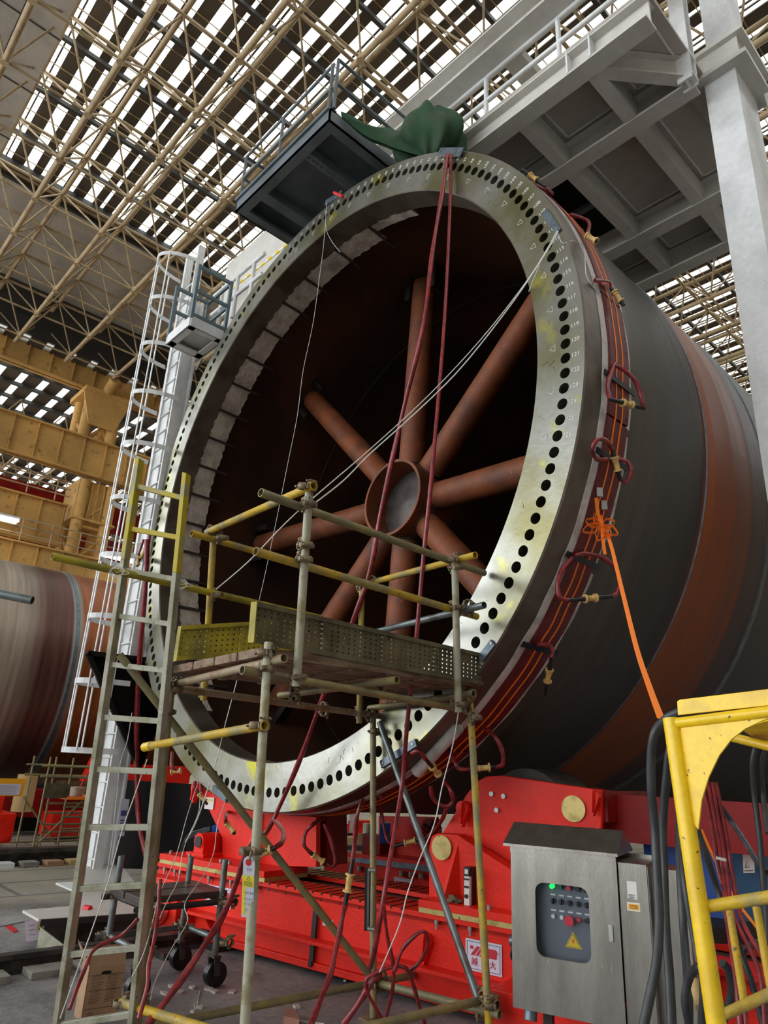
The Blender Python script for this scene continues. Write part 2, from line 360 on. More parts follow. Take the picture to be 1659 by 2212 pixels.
def single(name, mb, material, label, cat, group=None, bevel=0.0):
    return tag(build(name, mb, material, None, None, bevel), label, cat, group)
def struct(name, mb, material): return tag(build(name, mb, material), kind='structure')
def text_mb(body, size, origin, ex, ey, depth=0.001):
    cu = bpy.data.curves.new('lettering', 'FONT'); cu.body = body; cu.size = size; cu.extrude = depth; cu.align_x = 'CENTER'; cu.align_y = 'CENTER'
    cu.resolution_u = 2
    o = bpy.data.objects.new('lettering', cu)
    COL.objects.link(o)
    dg = bpy.context.evaluated_depsgraph_get(); me = bpy.data.meshes.new_from_object(o.evaluated_get(dg))
    ex = V(ex).normalized(); ey = V(ey).normalized(); ez = ex.cross(ey)
    mb = MB(); mb.add([V(origin) + ex * v.co.x + ey * v.co.y + ez * v.co.z for v in me.vertices], [tuple(p.vertices) for p in me.polygons])
    bpy.data.objects.remove(o); bpy.data.curves.remove(cu); bpy.data.meshes.remove(me)
    return mb
def smooth_pts(pts, k=6):                # Catmull-Rom through the points
    pts = [V(p) for p in pts]; out = []
    for i in range(len(pts) - 1):
        p0 = pts[max(i - 1, 0)]; p1 = pts[i]; p2 = pts[i + 1]; p3 = pts[min(i + 2, len(pts) - 1)]
        for j in range(k):
            t = j / k
            out.append(0.5 * ((2 * p1) + (p2 - p0) * t + (2 * p0 - 5 * p1 + 4 * p2 - p3) * t * t + (3 * p1 - p0 - 3 * p2 + p3) * t ** 3))
    out.append(pts[-1]); return out
def slab_with_holes(mb, o, ex, ey, nx, ny, r, t):   # perforated plate: hole cells nx by ny over ex, ey
    ex, ey = V(ex), V(ey); nrm = ex.cross(ey).normalized() * t
    cx_, cy_ = ex / nx, ey / ny; lx, ly = cx_.length, cy_.length; ux, uy = cx_.normalized(), cy_.normalized()
    sq = [(-1, -1), (0, -1), (1, -1), (1, 0), (1, 1), (0, 1), (-1, 1), (-1, 0)]
    for i in range(nx):
        for j in range(ny):
            c = V(o) + cx_ * (i + .5) + cy_ * (j + .5)
            outer = [c + ux * a * lx / 2 + uy * b * ly / 2 for a, b in sq]
            inner = [c + (ux * a + uy * b) / hypot(a, b) * r for a, b in sq]
            vs = outer + inner + [p + nrm for p in inner]
            mb.add(vs, [(k, (k + 1) % 8, 8 + (k + 1) % 8, 8 + k) for k in range(8)] + [(8 + k, 8 + (k + 1) % 8, 16 + (k + 1) % 8, 16 + k) for k in range(8)])
    return mb

# ================================================================== the hall
ZB, ZT, ZR = 24.0, 26.3, 27.3      # bottom chord, top chord, roof sheet
Y0, Y1 = 2.8, 62.0
XW = -30.2
struct('floor', MB().box((-100, -46, -0.3), (14, 70, 0)), M_floor)

# roof: dark sheet between translucent strips, solid grey end bay nearer the camera
strips = []
y = Y0 + 0.05
k = 0
while y < Y1:
    for a, b in ((0.0, 0.15), (0.21, 0.41), (0.95, 1.37), (1.74, 1.9), (2.36, 2.76)):
        strips.append((y + a + 0.1, y + b + 0.1))
    y += 2.83
roof = MB(); prev = Y0
XR0, XR1 = XW - 0.6, 6.0
for a, b in strips:
    roof.box((XR0, prev, ZR), (XR1, a, ZR + 0.06)); prev = b
roof.box((XR0, prev, ZR), (XR1, Y1 + 3, ZR + 0.06))
struct('ceiling', roof, M_roof)
for i, (a, b) in enumerate(strips):
    struct('window_%d' % (i + 1), MB().box((XR0, a - 0.02, ZR + 0.07), (XR1, b + 0.02, ZR + 0.09)), M_sky)
struct('ceiling_panel', MB().box((XR0, -16, ZR - 1.6), (XR1, Y0 - 0.1, ZR - 1.5)), M_panel)  # extended unseen behind the camera so the flange top reflects dark roof
rear_ = MB(); y = -40
rear_.box((XR0 - 10, -46, ZR), (9, -16, ZR + .06))  # unseen roof behind the camera, kept solid to darken flange reflections
struct('ceiling_rear_unseen', rear_, M_roof)
pj = MB()
for i in range(7):
    pj.box((XR0, -6.4 + i * 1.3, ZR - 1.62), (XR1, -6.35 + i * 1.3, ZR - 1.6))
for i in range(12): pj.box((XR0 + i * 3, -7, ZR - 1.63), (XR0 + i * 3 + 0.05, Y0, ZR - 1.6))
struct('trim_1', pj, M_purlin)
# solid grey border bay of the roof past the last strips, ending in a dark edge beam
fas = MB().box((XR0 - 9.2, -46, ZR), (XR0, Y1, ZR + 0.08))
for i in range(26): fas.box((XR0 - 9.2, -7 + i * 2.6, ZR - .02), (XR0, -6.94 + i * 2.6, ZR))
fas.box((XR0 - 4.6, -46, ZR - .03), (XR0 - 4.5, Y1, ZR))
struct('ceiling_border', fas, M_panel)
struct('trim_2', MB().box((XR0 - 10.4, -12, ZR - 1.2), (XR0 - 9.2, Y1, ZR + .1)).box((XR0 - 10.6, -12, 24.95), (XR0 - 10.4, Y1, ZR + .1)).box((XR0 - .15, -7, ZR - .35), (XR0 + .1, Y1, ZR - .02)), M_purlin)
struct('trim_9', MB().box((XR0 - .5, -7, ZR - .25), (XR0 - .3, Y1, ZR - .02)).box((XR0 - .9, -7, ZR - .2), (XR0 - .8, Y1, ZR - .02)), M_truss)
struct('wall_right', MB().box((9, -46, 0), (9.2, Y1, ZR)), M_panel)
struct('wall_back', MB().box((-100, Y1 + 2, 0), (9, Y1 + 2.2, ZR)), M_ochre)

# purlins over the chords
pur = MB()
xs = [-19.78 + 2.95 * i for i in range(-4, 9)]
for x in xs:
    pur.beam((x, Y0, ZT + 0.7), (x, Y1, ZT + 0.7), 0.16, 0.2)
struct('trim_3', pur, M_purlin)
pur = MB()
for i in range(38):
    x = -30.2 + i * 0.98
    pur.beam((x, Y0, ZR - 0.08), (x, Y1, ZR - 0.08), 0.03, 0.04)
struct('trim_4', pur, M_truss)

# space frame: one truss per row, running across the hall
XBn = [-19.45 + 2.95 * i for i in range(-7, 9)]
XTn = [-19.78 + 2.95 * i + 1.6 for i in range(-8, 9)]
rows = [4.35 + 2.9 * j for j in range(-2, 19)]
for j, yb in enumerate(rows):
    yt = yb - 1.6
    t = thing('roof_truss', 'cream tubular roof truss spanning beneath the skylight strips', 'truss', (0, yb, ZB), 'roof trusses under the skylights')
    fx = 6 if yb > 30 else 8
    bc_ = MB().tube((XBn[0] - 0.9, yb, ZB), (XBn[-1], yb, ZB), 0.115, fx)
    build('top_chord', MB().tube((XTn[0], yt, ZT), (XTn[-1], yt, ZT), 0.11, fx), M_truss, t)
    web = MB()
    for i, x in enumerate(XBn):
        for xt in (XTn[i], XTn[i + 1]):
            for yy in (yt, yt + 2.9):
                if yy > rows[-1]: continue
                web.tube((x, yb, ZB), (xt, yy, ZT), 0.045, 5, caps=False)
        bc_.tube((x, yb, ZB - 0.12), (x, yb, ZB + 0.14), 0.15, 8)
    build('web_bracing', web, M_truss, t)
    build('bottom_chord', bc_, M_truss, t)
for x in XBn:
    single('roof_tie_tube', MB().tube((x, rows[0], ZB), (x, rows[-1], ZB), 0.055, 5), M_truss, 'thin cream tie tube running along the hall through the lower truss nodes', 'tube', 'lower tie tubes of the roof')
for x in XTn:
    single('roof_tie_tube', MB().tube((x, rows[0] - 1.6, ZT), (x, rows[-1] - 1.6, ZT), 0.08, 5), M_truss, 'cream tie tube running along the hall just under the skylight strips', 'tube', 'upper tie tubes of the roof')

# next bay beyond the fascia: its roof strips seen past the crane girders
bay = MB(); prev = -12.0
st2 = []
y = -12.0
while y < 56:
    st2.append((y + 0.75, y + 1.2)); y += 1.35
XB0, XB1 = -96, -41.3
for a, b in st2: bay.box((XB0, prev, 24.8), (XB1, a, 24.9)); prev = b
bay.box((XB0, prev, 24.8), (XB1, 58, 24.9))
struct('ceiling_far', bay, M_roof)
for i, (a, b) in enumerate(st2): struct('window_%d' % (200 + i), MB().box((XB0, a, 24.92), (XB1, b, 24.94)), M_sky)
pur = MB()
x = XB0
while x < XB1:
    pur.beam((x, -12, 24.6), (x, 58, 24.6), 0.2, 0.25); x += 2.2
struct('trim_5', pur, M_purlin)
lat = MB()
for i in range(15):
    x = -90 + i * 2.9
    for jj in range(20):
        yy = -12 + jj * 2.9
        lat.tube((x, yy, 21.5), (x + 1.45, yy + 1.45, 23.8), 0.05, 4, caps=False); lat.tube((x, yy, 21.5), (x - 1.45, yy + 1.45, 23.8), 0.05, 4, caps=False)
        lat.tube((x, yy, 21.5), (x + 1.45, yy - 1.45, 23.8), 0.05, 4, caps=False); lat.tube((x, yy, 21.5), (x + 2.9, yy, 21.5), 0.06, 4, caps=False)
        lat.tube((x, yy, 21.5), (x, yy + 2.9, 21.5), 0.06, 4, caps=False)
tag(build('far_space_frame', lat, M_truss), 'fine lattice space frame below the far bay roof strips', 'truss')
struct('wall_far', MB().box((-96.4, -12, 0), (-96, 58, 25)), M_ochre)
struct('trim_6', MB().box((-95.9, -12, 16), (-95.8, 58, 19)), M_reddark)

# crane runway girders and their lattice columns
def girder(z0, z1, x, label, ya=-6, yb=60, step=3.0):
    t = thing('crane_girder', label, 'girder', (x, ya, z0))
    build('web_plate', MB().box((x - 0.08, ya, z0), (x, yb, z1)), M_ochre, t)
    build('flange_plate', MB().box((x - 0.35, ya, z1 - 0.1), (x + 0.3, yb, z1)).box((x - 0.35, ya, z0), (x + 0.3, yb, z0 + 0.1)), M_ochre, t)
    y = ya + 0.8
    while y < min(yb, 30): build('stiffener', MB().box((x, y, z0 + .1), (x + 0.16, y + 0.05, z1 - .1)), M_ochre, t); y += 1.35
    return t
girder(17.4, 19.8, -41.5, 'deep ochre crane girder with embossed webs between the two lattice columns')  # crane girders, columns, rails, lamps scaled out about the camera, heights from image rows
girder(23.3, 26.0, -42.3, 'uppermost ochre crane girder just under the dark roof edge beam')
girder(13.0, 15.6, -42.6, 'ochre girder with a handrail on its top flange in shade', -6, 12.5)
girder(8.6, 12.4, -41.2, 'lowest ochre girder above the background steel vessel')
def rail(x, z, label, y0=-6, y1=30):
    r = MB()
    for dz in (0.45, 0.9, 1.35): r.tube((x, y0, z + dz), (x, y1, z + dz), 0.05, 6)
    y = y0
    while y < y1: r.tube((x, y, z), (x, y, z + 1.35), 0.045, 6); y += 1.6
    single('guard_rail', r, M_truss, label, 'railing')
rail(-42.2, 15.6, 'cream walkway railing on the shaded middle girder', -6, 12.4)
rail(-41.2, 12.4, 'cream walkway railing on the lowest girder')
struct('trim_7', MB().box((-46, -6, 12.4), (-45.6, 24, 15)).box((-46.4, -6, 15.7), (-46.2, 20, 17.6)), M_reddark)

def lattice_column(y, label, z0, z1, box):
    X = -42.9
    t = thing('lattice_column', label, 'column', (X, y, z0))
    for dx in (-0.9, 0.9):
        for dy in (-0.85, 0.85):
            build('leg', MB().tube((X + dx, y + dy, z0), (X + dx, y + dy, z1), 0.34, 14), M_ochre, t)
    br = MB(); z = z0
    while z < z1 - 1.6:
        for dx in (-0.9, 0.9):
            br.tube((X + dx, y - 0.85, z), (X + dx, y + 0.85, z + 1.9), 0.1, 6); br.tube((X + dx, y - .85, z), (X + dx, y + .85, z), 0.1, 6)
        for dy in (-0.85, 0.85):
            br.tube((X - .9, y + dy, z + 1.9), (X + .9, y + dy, z), 0.1, 6)
        z += 2.4
    build('bracing', br, M_ochre, t)
    if box:
        rb = MB().box((X - 1.3, y - 1.2, box[0]), (X + .9, y + 1.2, box[1]))
        for i in range(7): rb.box((X + .9, y - 1.2 + i * .39, box[0]), (X + 1.05, y - 1.14 + i * .39, box[1]))
        build('ribbed_box', rb, M_ochre, t)
        build('ring_plate', MB().box((X - 1.3, y - 1.3, box[0] - .12), (X + 1.3, y + 1.3, box[0])), M_ochre, t)
    else:
        cap = MB().prism([(X + 1.35, y - 1.5, z1), (X + 1.35, y + 1.6, z1 + .1), (X + 1.35, y + 0.8, z1 - 2.2), (X + 1.35, y - 0.8, z1 - 2.2)], (-0.1, 0, 0)).box((X - 1.4, y - 1.4, z1 - .05), (X + 1.4, y + 1.6, z1 + .3)).tube((X + 1, y, z1 + .3), (-40.7, y, 23.9), .35, 10)
        build('bearing_cap', cap, M_ochre, t)
lattice_column(13.2, 'ochre four-tube column stub standing on the deep girder under the roof truss', 19.8, 23.0, None)
lattice_column(13.9, 'ochre four-tube lattice column with a ribbed box under the deep girder', 0, 17.3, (14.8, 17.3))
for y0_, y1_, z_, txt in ((3.0, 9.6, 13.3, 'lit white fluorescent strip lamp by the frame edge under the railing'), (14.6, 19.5, 12.6, 'lit white strip lamp seen through the caged ladder')):
    tl = thing('strip_lamp', txt, 'lamp', (-41.0, y0_, z_ + .3))
    for k_ in range(3): build('tube', MB().box((-40.6 - .25 * k_, y0_, z_), (-40.5 - .25 * k_, y1_, z_ + .1)), M_tube, tl)
    build('housing', MB().box((-41.6, y0_, z_ + .12), (-40.4, y1_, z_ + .22)), M_white, tl)

# ================================================================== the gantry over the vessel
GZ = 8.8
g = thing('steel_gantry', 'light grey steel gantry spanning over the vessel on tall legs', 'gantry', (-5.7, 6.5, 0))
for y_ in (5.1, 6.11, 7.87, 8.84):
    build('cross_girder', MB().ibeam((-10.3, y_, GZ + 0.17), (-1.98, y_, GZ + 0.17), 0.22, 0.34, 0.03), M_greyp, g)
for x_ in (-10.0, -8.4, -6.9, -5.3, -3.63, -2.7):
    build('floor_joist', MB().box((x_ - 0.07, 5.1, GZ + 0.01), (x_ + 0.07, 8.84, GZ + 0.33)), M_greyp, g)
build('bay_shade_sheet', MB().box((-4.6, 6.3, GZ + .34), (-3.72, 7.75, GZ + .352)), M_dark, g)  # black sheet added for the shade of an open bay
build('dark_bay_bar', MB().box((-4.6, 7.05, GZ + .26), (-3.7, 7.13, GZ + .34)), M_charc, g)
build('deck_panel', MB().box((-10.3, 5.0, GZ + 0.36), (-1.95, 8.95, GZ + 0.4)), M_panel, g)
sm = MB()
for a in range(5):
    for b_ in range(3):
        x0 = (-8.4, -6.9, -5.3, -3.63, -2.7)[a] + 0.12; y0 = (5.1, 6.11, 7.87)[b_] + 0.14
        x1 = (-6.9, -5.3, -3.63, -2.7, -1.95)[a] - 0.12; y1 = (6.11, 7.87, 8.84)[b_] - 0.14
        sm.box((x0, y0, GZ + .345), (x1, y0 + .02, GZ + .36)).box((x0, y1 - .02, GZ + .345), (x1, y1, GZ + .36)).box((x0, y0, GZ + .345), (x0 + .02, y1, GZ + .36)).box((x1 - .02, y0, GZ + .345), (x1, y1, GZ + .36))
build('weld_seam', sm, M_white, g)
# right leg beside the vessel and its collar
LX, LY = -1.99, 6.42
build('leg', MB().box((LX, LY, 0), (LX + 0.34, LY + 0.6, GZ + 0.4)).box((LX + .05, LY + .1, GZ + .4), (LX + 0.34, LY + 0.6, GZ + 5)), M_white, g)
build('collar', MB().box((LX - 0.18, LY - 0.12, GZ + 0.3), (LX + 0.5, LY + 0.75, GZ + 0.36)).box((LX - 0.18, LY - 0.12, GZ + 0.66), (LX + 0.5, LY + 0.75, GZ + 0.72)).box((LX - .06, LY - .06, GZ + .36), (LX + .42, LY + .66, GZ + .66)), M_greyp, g)
build('hanger_post', MB().ibeam((-2.02, 6.0, GZ - 0.02), (-2.0, 6.0, GZ + 3.6), 0.16, 0.16, 0.02, V((0, 1, 0))), M_white, g)
build('corner_brace', MB().ibeam(V((-2.78, 5.1, GZ + .2)), V((-2.06, 5.98, GZ + .2)), 0.14, 0.3, 0.02), M_greyp, g)
build('joint_block', MB().box((-2.9, 4.98, GZ + .02), (-2.88, 5.12, GZ + .34)).box((-2.62, 4.98, GZ + .02), (-2.6, 5.12, GZ + .34)).box((-2.1, 5.92, GZ + .02), (-1.93, 6.08, GZ + .05)).box((-2.1, 5.92, GZ + .33), (-1.93, 6.08, GZ + .36)), M_white, g)
build('side_truss', MB().beam((LX + .45, LY + .7, 3.2), (LX + .45, LY + 2.2, 8.9), .16, .16).beam((LX + .5, LY + 2.4, 0), (LX + .5, LY + 2.4, 10), .2, .25).beam((LX + .5, LY + .5, GZ + .2), (LX + .5, LY + 2.4, 3.6), .08, .08), M_greyp, g)
# left leg
build('leg', MB().ibeam((-9.72, 4.15, 0.0), (-9.72, 4.15, GZ + 0.1), 0.26, 0.3, 0.03, V((0, 1, 0))), M_white, g)
build('upper_girder', MB().ibeam((-7.0, 5.0, 10.15), (-1.2, 5.0, 10.15), 0.34, 0.36, 0.03), M_greyp, g)
build('upper_girder', MB().box((-10.2, 4.9, 9.2), (-8.0, 4.95, 10.4)), M_greyp, g)
build('link_beam', MB().box((-3.85, 5.1, 9.95), (-3.6, 8.4, 10.1)), M_panel, g)
build('gusset_plate', MB().prism([(-9.9, 4.9, 8.0), (-8.9, 4.9, 9.2), (-9.9, 4.9, 9.2)], (0, 0.05, 0)).prism([(-2.08, 6.0, GZ + 1.2), (-2.4, 6.0, GZ + 1.0), (-2.3, 6.0, GZ + .85), (-2.08, 6.0, GZ + .8)], (0, .03, 0)), M_greyp, g)

hr = MB()
hr.tube((-6.0, 5.1, 9.95), (-1.5, 5.1, 9.95), 0.03, 10).tube((-6.0, 5.1, 9.55), (-1.5, 5.1, 9.55), 0.03, 10)
for x_ in (-6.0, -5.2, -4.11, -3.04, -2.1): hr.tube((x_, 5.1, GZ + 0.34), (x_, 5.1, 9.95), 0.03, 10)
single('guard_rail', hr, M_white, 'white tubular railing along the front edge of the grey gantry', 'railing')
sp_ = MB().tube((-5.9, 5.2, 10.17), (-2.4, 5.2, 10.12), 0.03, 10)
single('striped_pole', sp_, stripe_mat('yellow_black_stripe', rgb(226, 200, 60), rgb(24, 24, 24), 3.4), 'yellow and black striped pole behind the gantry railing', 'pole')
p1 = onx(506, 625, -9.5); p2 = onx(606, 541, -7.5)
single('striped_pole', MB().tube(V((-9.81, 4.9, 9.653)), V((-8.1, 4.9, 9.61)), 0.03, 10), stripe_mat('yellow_white_stripe', rgb(240, 206, 30), rgb(230, 228, 220), 4.5), 'yellow and white striped pole near the blue-grey basket', 'pole')
hh = MB()
for z_ in (8.95, 9.35): hh.tube((-9.9, 4.6, z_), (-8.3, 4.6, z_), 0.035, 8)
for q in (-9.6, -9.1, -8.6): hh.tube((q, 4.6, 8.5), (q, 4.6, 9.4), 0.035, 8)
single('guard_rail', hh, M_white, 'short white tubular railing beside the blue-grey basket', 'railing')

# dark platform above the flange
PX0, PX1, PY0, PY1, PZ = -7.3, -5.2, 3.5, 4.5, 8.8
d = thing('access_platform', 'charcoal steel platform with railing hanging above the flange ring', 'platform', (PX0, PY0, PZ))
build('deck', MB().box((PX0 + .03, PY0 + .03, PZ + .171), (PX1 - .03, PY1 + .3, PZ + .2)), M_charc, d)
fr = MB().box((PX0, PY0, PZ), (PX1, PY0 + .02, PZ + .2)).box((PX0, PY0, PZ), (PX1, PY0 + .14, PZ + .02)).box((PX0, PY0 - .03, PZ + .17), (PX1, PY0 + .1, PZ + .22))
fr.box((PX0, PY0, PZ), (PX0 + .02, PY1 + .3, PZ + .2)).box((PX0, PY0 + .14, PZ), (PX0 + .14, PY1 + .3, PZ + .02))
fr.box((PX1 - .02, PY0, PZ), (PX1, PY1 + .3, PZ + .2)).box((PX1 - .14, PY0 + .14, PZ), (PX1, PY1 + .3, PZ + .02))
build('frame', fr, M_charc, d)
build('cross_member', MB().box((PX0 + .52, PY0 + .14, PZ + .02), (PX0 + .56, PY1 + .3, PZ + .17)).box((PX0 + .44, PY0 + .14, PZ), (PX0 + .6, PY1 + .3, PZ + .02)), M_charc, d)
cm = MB().box((PX1 - .6, PY0 + .14, PZ + .02), (PX1 - .56, PY1 + .3, PZ + .17)); slab_with_holes(cm, (PX1 - .68, PY0 + .14, PZ + .01), (.12, 0, 0), (0, 1.1, 0), 1, 16, .022, .01)
build('cross_member', cm, M_charc, d)
rl = MB(); zt = PZ + 1.02
rl.path([(PX0 + .02, PY1 + .3, zt), (PX0 + .02, PY0 + .04, zt), (PX0 + .02, PY0 + .04, zt)], .022, 8)
for z_ in (PZ + .62, zt):
    rl.tube((PX0 + .02, PY0 + .04, z_), (PX1 - .06, PY0 + .04, z_), .022, 8).tube((PX0 + .02, PY0 + .04, z_), (PX0 + .02, PY1 + .3, z_), .022, 8).tube((PX1 + .02, PY0 + .04, z_), (PX1 + .02, PY1 + .9, z_), .022, 8)
for x_ in (PX0 + .02, PX0 + .95, PX1 - .09, PX1 + .02): rl.tube((x_, PY0 + .04, PZ + .2), (x_, PY0 + .04, zt), .022, 8)
for y_ in (PY0 + .6, PY1 + .2): rl.tube((PX0 + .02, y_, PZ + .2), (PX0 + .02, y_, zt), .022, 8)
build('railing', rl, M_charc, d)

# green tarpaulin heaped behind the platform
def lump(c, rx, ry, rz, seed, n=22, mth=14, amp=.16):
    rnd = random.Random(seed); ph = [rnd.uniform(0, 6.3) for _ in range(6)]; mb = MB(); vs = []
    for i in range(mth + 1):
        th = pi * i / mth
        for j_ in range(n):
            a = 2 * pi * j_ / n
            q = 1 + amp * (sin(3 * a + ph[0] + 2 * th) + .7 * sin(7 * a + ph[1] - 3 * th) + .5 * sin(5 * th + ph[2]) + .4 * sin(11 * a + ph[3]))
            vs.append((c[0] + rx * sin(th) * cos(a) * q, c[1] + ry * sin(th) * sin(a) * q, c[2] + rz * cos(th) * q))
    fs = []
    for i in range(mth):
        for j_ in range(n): fs.append((i * n + j_, (i + 1) * n + j_, (i + 1) * n + (j_ + 1) % n, i * n + (j_ + 1) % n))
    return mb.add(vs, fs, True)
tp = thing('green_tarpaulin', 'crumpled green tarpaulin heaped behind the charcoal platform', 'tarpaulin', (-4.9, 4.4, 8.8))
sheet = MB()
A0 = [V((-5.15, 3.62, 9.0)), V((-5.05, 4.0, 9.02)), V((-4.95, 4.35, 9.12)), V((-4.8, 4.65, 9.3)), V((-4.5, 4.85, 9.3))]
A1 = [V((-5.16, 3.64, 8.95)), V((-4.98, 3.98, 8.72)), V((-4.72, 4.3, 8.56)), V((-4.45, 4.6, 8.5)), V((-4.25, 4.9, 8.6))]
sheet = MB(); n_ = 15; rows_ = []
pa, pb = smooth_pts(A0, 5), smooth_pts(A1, 5)
for i in range(len(pa)):
    row = []
    for j in range(9):
        s_ = j / 8; p = pa[i].lerp(pb[i], s_); q_ = min(1, i / 8); p = p + V((0.08 * sin(s_ * pi) + .02 * sin(i * 1.1 + j), -.03 * sin(i * .8), .03 * sin(i * .9 + j * .9))) * q_
        row.append(p)
    rows_.append(row)
nv = [p for r_ in rows_ for p in r_]; w_ = 9
nv2 = [p + V((-.03, .04, .0)) for p in nv]
fs_ = []
for i in range(len(rows_) - 1):
    for j in range(8):
        q = (i * w_ + j, (i + 1) * w_ + j, (i + 1) * w_ + j + 1, i * w_ + j + 1); fs_.append(q); fs_.append(tuple(len(nv) + k for k in q[::-1]))
build('fold', MB().add(nv + nv2, fs_, True), M_tarp, tp)
build('heap', lump((-4.66, 4.62, 8.92), .46, .34, .42, 5, 60, 30, .075), M_tarp, tp)

# blue-grey inspection basket on the left leg
b = thing('inspection_basket', 'small blue-grey railed basket with a pale tray floor high on the gantry leg', 'basket', (-9.1, 3.62, 7.5))
bx0, bx1, by0, by1, bz = -9.12, -8.4, 3.6, 4.15, 7.5
tr = MB().box((bx0, by0, bz), (bx0 + .14, by1, bz + .03)).box((bx1 - .1, by0, bz), (bx1, by1, bz + .03)).box((bx0, by0, bz), (bx1, by0 + .1, bz + .03)).box((bx0, by1 - .1, bz), (bx1, by1, bz + .03))
tr.box((bx0, by0, bz + .1), (bx1, by1, bz + .13)).box((bx0 - .02, by0 - .02, bz), (bx0 + .01, by1, bz + .16)).box((bx0, by1 - .01, bz), (bx1, by1 + .02, bz + .16)).box((bx1 - .01, by0, bz), (bx1 + .02, by1, bz + .16)).box((bx0, by0 - .02, bz), (bx1, by0 + .01, bz + .16))
build('floor_tray', tr, M_white, b)
rr = MB()
for z_ in (bz + .2, bz + .62, bz + 1.05):
    for a_, c_ in (((bx0, by0), (bx0, by1)), ((bx0, by1), (bx1, by1)), ((bx1, by1), (bx1, by0))): rr.beam((a_[0], a_[1], z_), (c_[0], c_[1], z_), .035, .05)
for q in ((bx0, by0), (bx0, by1), (bx1, by1), (bx1, by0)): rr.beam((q[0], q[1], bz + .13), (q[0], q[1], bz + 1.08), .045, .045)
build('railing', rr, M_bluegrey, b)

# caged ladder on the left leg
c = thing('caged_ladder', 'tall white ladder with a safety cage of hoops on the gantry leg', 'ladder', (-9.6, 3.9, 0))
lx0, lx1, ly = -9.85, -9.42, 3.98
build('rail', MB().box((lx0 - .03, ly - .02, 0.0), (lx0 + .03, ly + .1, 9.8)), M_white, c)
build('rail', MB().box((lx1 - .02, ly - .02, 0.0), (lx1 + .02, ly + .1, 9.8)), M_white, c)
for i in range(30): build('rung', MB().tube((lx0, ly, .35 + i * .3), (lx1, ly, .35 + i * .3), .012, 6), M_white, c)
hz = [1.62 + i * 0.86 for i in range(10)]
def hoop(z_):
    pts = []
    for i in range(17):
        a = pi + pi * i / 16
        pts.append(V((-9.635 + .36 * cos(a), ly + .58 * sin(a) * 1.0, z_)))
    return pts
for z_ in hz:
    build('cage_hoop', MB().strip(hoop(z_), ZU, .07, .008), M_white, c)
for k_ in (2, 5, 8, 11, 14):
    p = hoop(0)[k_]; build('cage_rod', MB().beam((p.x, p.y, hz[0]), (p.x, p.y, hz[-1]), .035, .012), M_white, c)

# ================================================================== the vessel with its flange
VC = V((-5.897, 4.009, 4.751)); NN = V((0.001, 0.99988, -0.0153)).normalized(); UU = NN.cross(ZU).normalized(); VV = UU.cross(NN)
RO, RH, RI, RW = 3.6, 3.424, 3.160, 3.50
def vp(deg, r, s=0.0): a = radians(deg); return VC + NN * s + (UU * cos(a) + VV * sin(a)) * r
def cyl(x, y, r, far=False):
    d_ = ray(x, y); o_ = EYE - VC; a1, a2, b1, b2 = d_.dot(UU), d_.dot(VV), o_.dot(UU), o_.dot(VV)
    A_ = a1 * a1 + a2 * a2; B_ = 2 * (a1 * b1 + a2 * b2); C_ = b1 * b1 + b2 * b2 - r * r; D_ = max(B_ * B_ - 4 * A_ * C_, 0)
    t_ = (-B_ + (1 if far else -1) * sqrt(D_)) / (2 * A_); return EYE + d_ * t_
def face(x, y, s=0.0): return onpl(x, y, VC + NN * s, NN)
ves = thing('flanged_vessel', 'huge steel vessel shell with a bolted flange ring facing the scaffold', 'vessel', VC)
NH = 170; wdeg = 360.0 / NH; PH = 1.04
fl = MB()
rh = 0.044
for i in range(NH):
    a = PH + i * wdeg
    sq = [(-1, -1), (0, -1), (1, -1), (1, 0), (1, 1), (0, 1), (-1, 1), (-1, 0)]
    rr_ = .058
    outer = [vp(a + p * wdeg / 2, RH + q * rr_) for p, q in sq]
    c0 = vp(a, RH); ta = (vp(a + .1, RH) - c0).normalized(); ra = (vp(a, RH + .1) - c0).normalized()
    N2 = 16
    sq2 = []
    outer2 = []; inner2 = []
    for k_ in range(8):
        outer2.append(outer[k_]); outer2.append(outer[k_].lerp(outer[(k_ + 1) % 8], .5))
    for p in outer2:
        dd = p - c0; tt, r2_ = dd.dot(ta), dd.dot(ra); l_ = hypot(tt, r2_); inner2.append(c0 + (ta * tt + ra * r2_) * (rh / l_))
    vs = outer2 + inner2 + [p + NN * .2 for p in inner2]
    fl.add(vs, [(k_, (k_ + 1) % 16, 16 + (k_ + 1) % 16, 16 + k_) for k_ in range(16)])
    fl.add(inner2 + [p + NN * .2 for p in inner2], [(k_, (k_ + 1) % 16, 16 + (k_ + 1) % 16, 16 + k_) for k_ in range(16)], True)
    for ra_, rb_ in ((RI + .01, RH - rr_), (RH + rr_, RO - .012)):
        e = [vp(a - wdeg / 2, ra_), vp(a + wdeg / 2, ra_), vp(a + wdeg / 2, rb_), vp(a - wdeg / 2, rb_)]
        fl.add(e, [(0, 1, 2, 3)])
build('flange_face', fl, M_flange, ves)
def band(r0, s0, r1, s1, n=170, a0=0.0, a1=360.0, flip=False):
    mb = MB(); vs = []
    for i in range(n + 1):
        a = a0 + (a1 - a0) * i / n; vs += [vp(a, r0, s0), vp(a, r1, s1)]
    return mb.add(vs, [((2 * i, 2 * i + 1, 2 * i + 3, 2 * i + 2) if not flip else (2 * i, 2 * i + 2, 2 * i + 3, 2 * i + 1)) for i in range(n)], True)
def merge(*ms):
    o = MB()
    for m_ in ms:
        n = len(o.v); o.v += m_.v; o.f += [tuple(i + n for i in f) for f in m_.f]; o.sm += m_.sm
    return o
build('flange_edge', merge(band(RO - .012, 0, RO, .012), band(RO, .012, RO, .24), band(RO, .24, RO - .02, .27)), M_liner, ves)
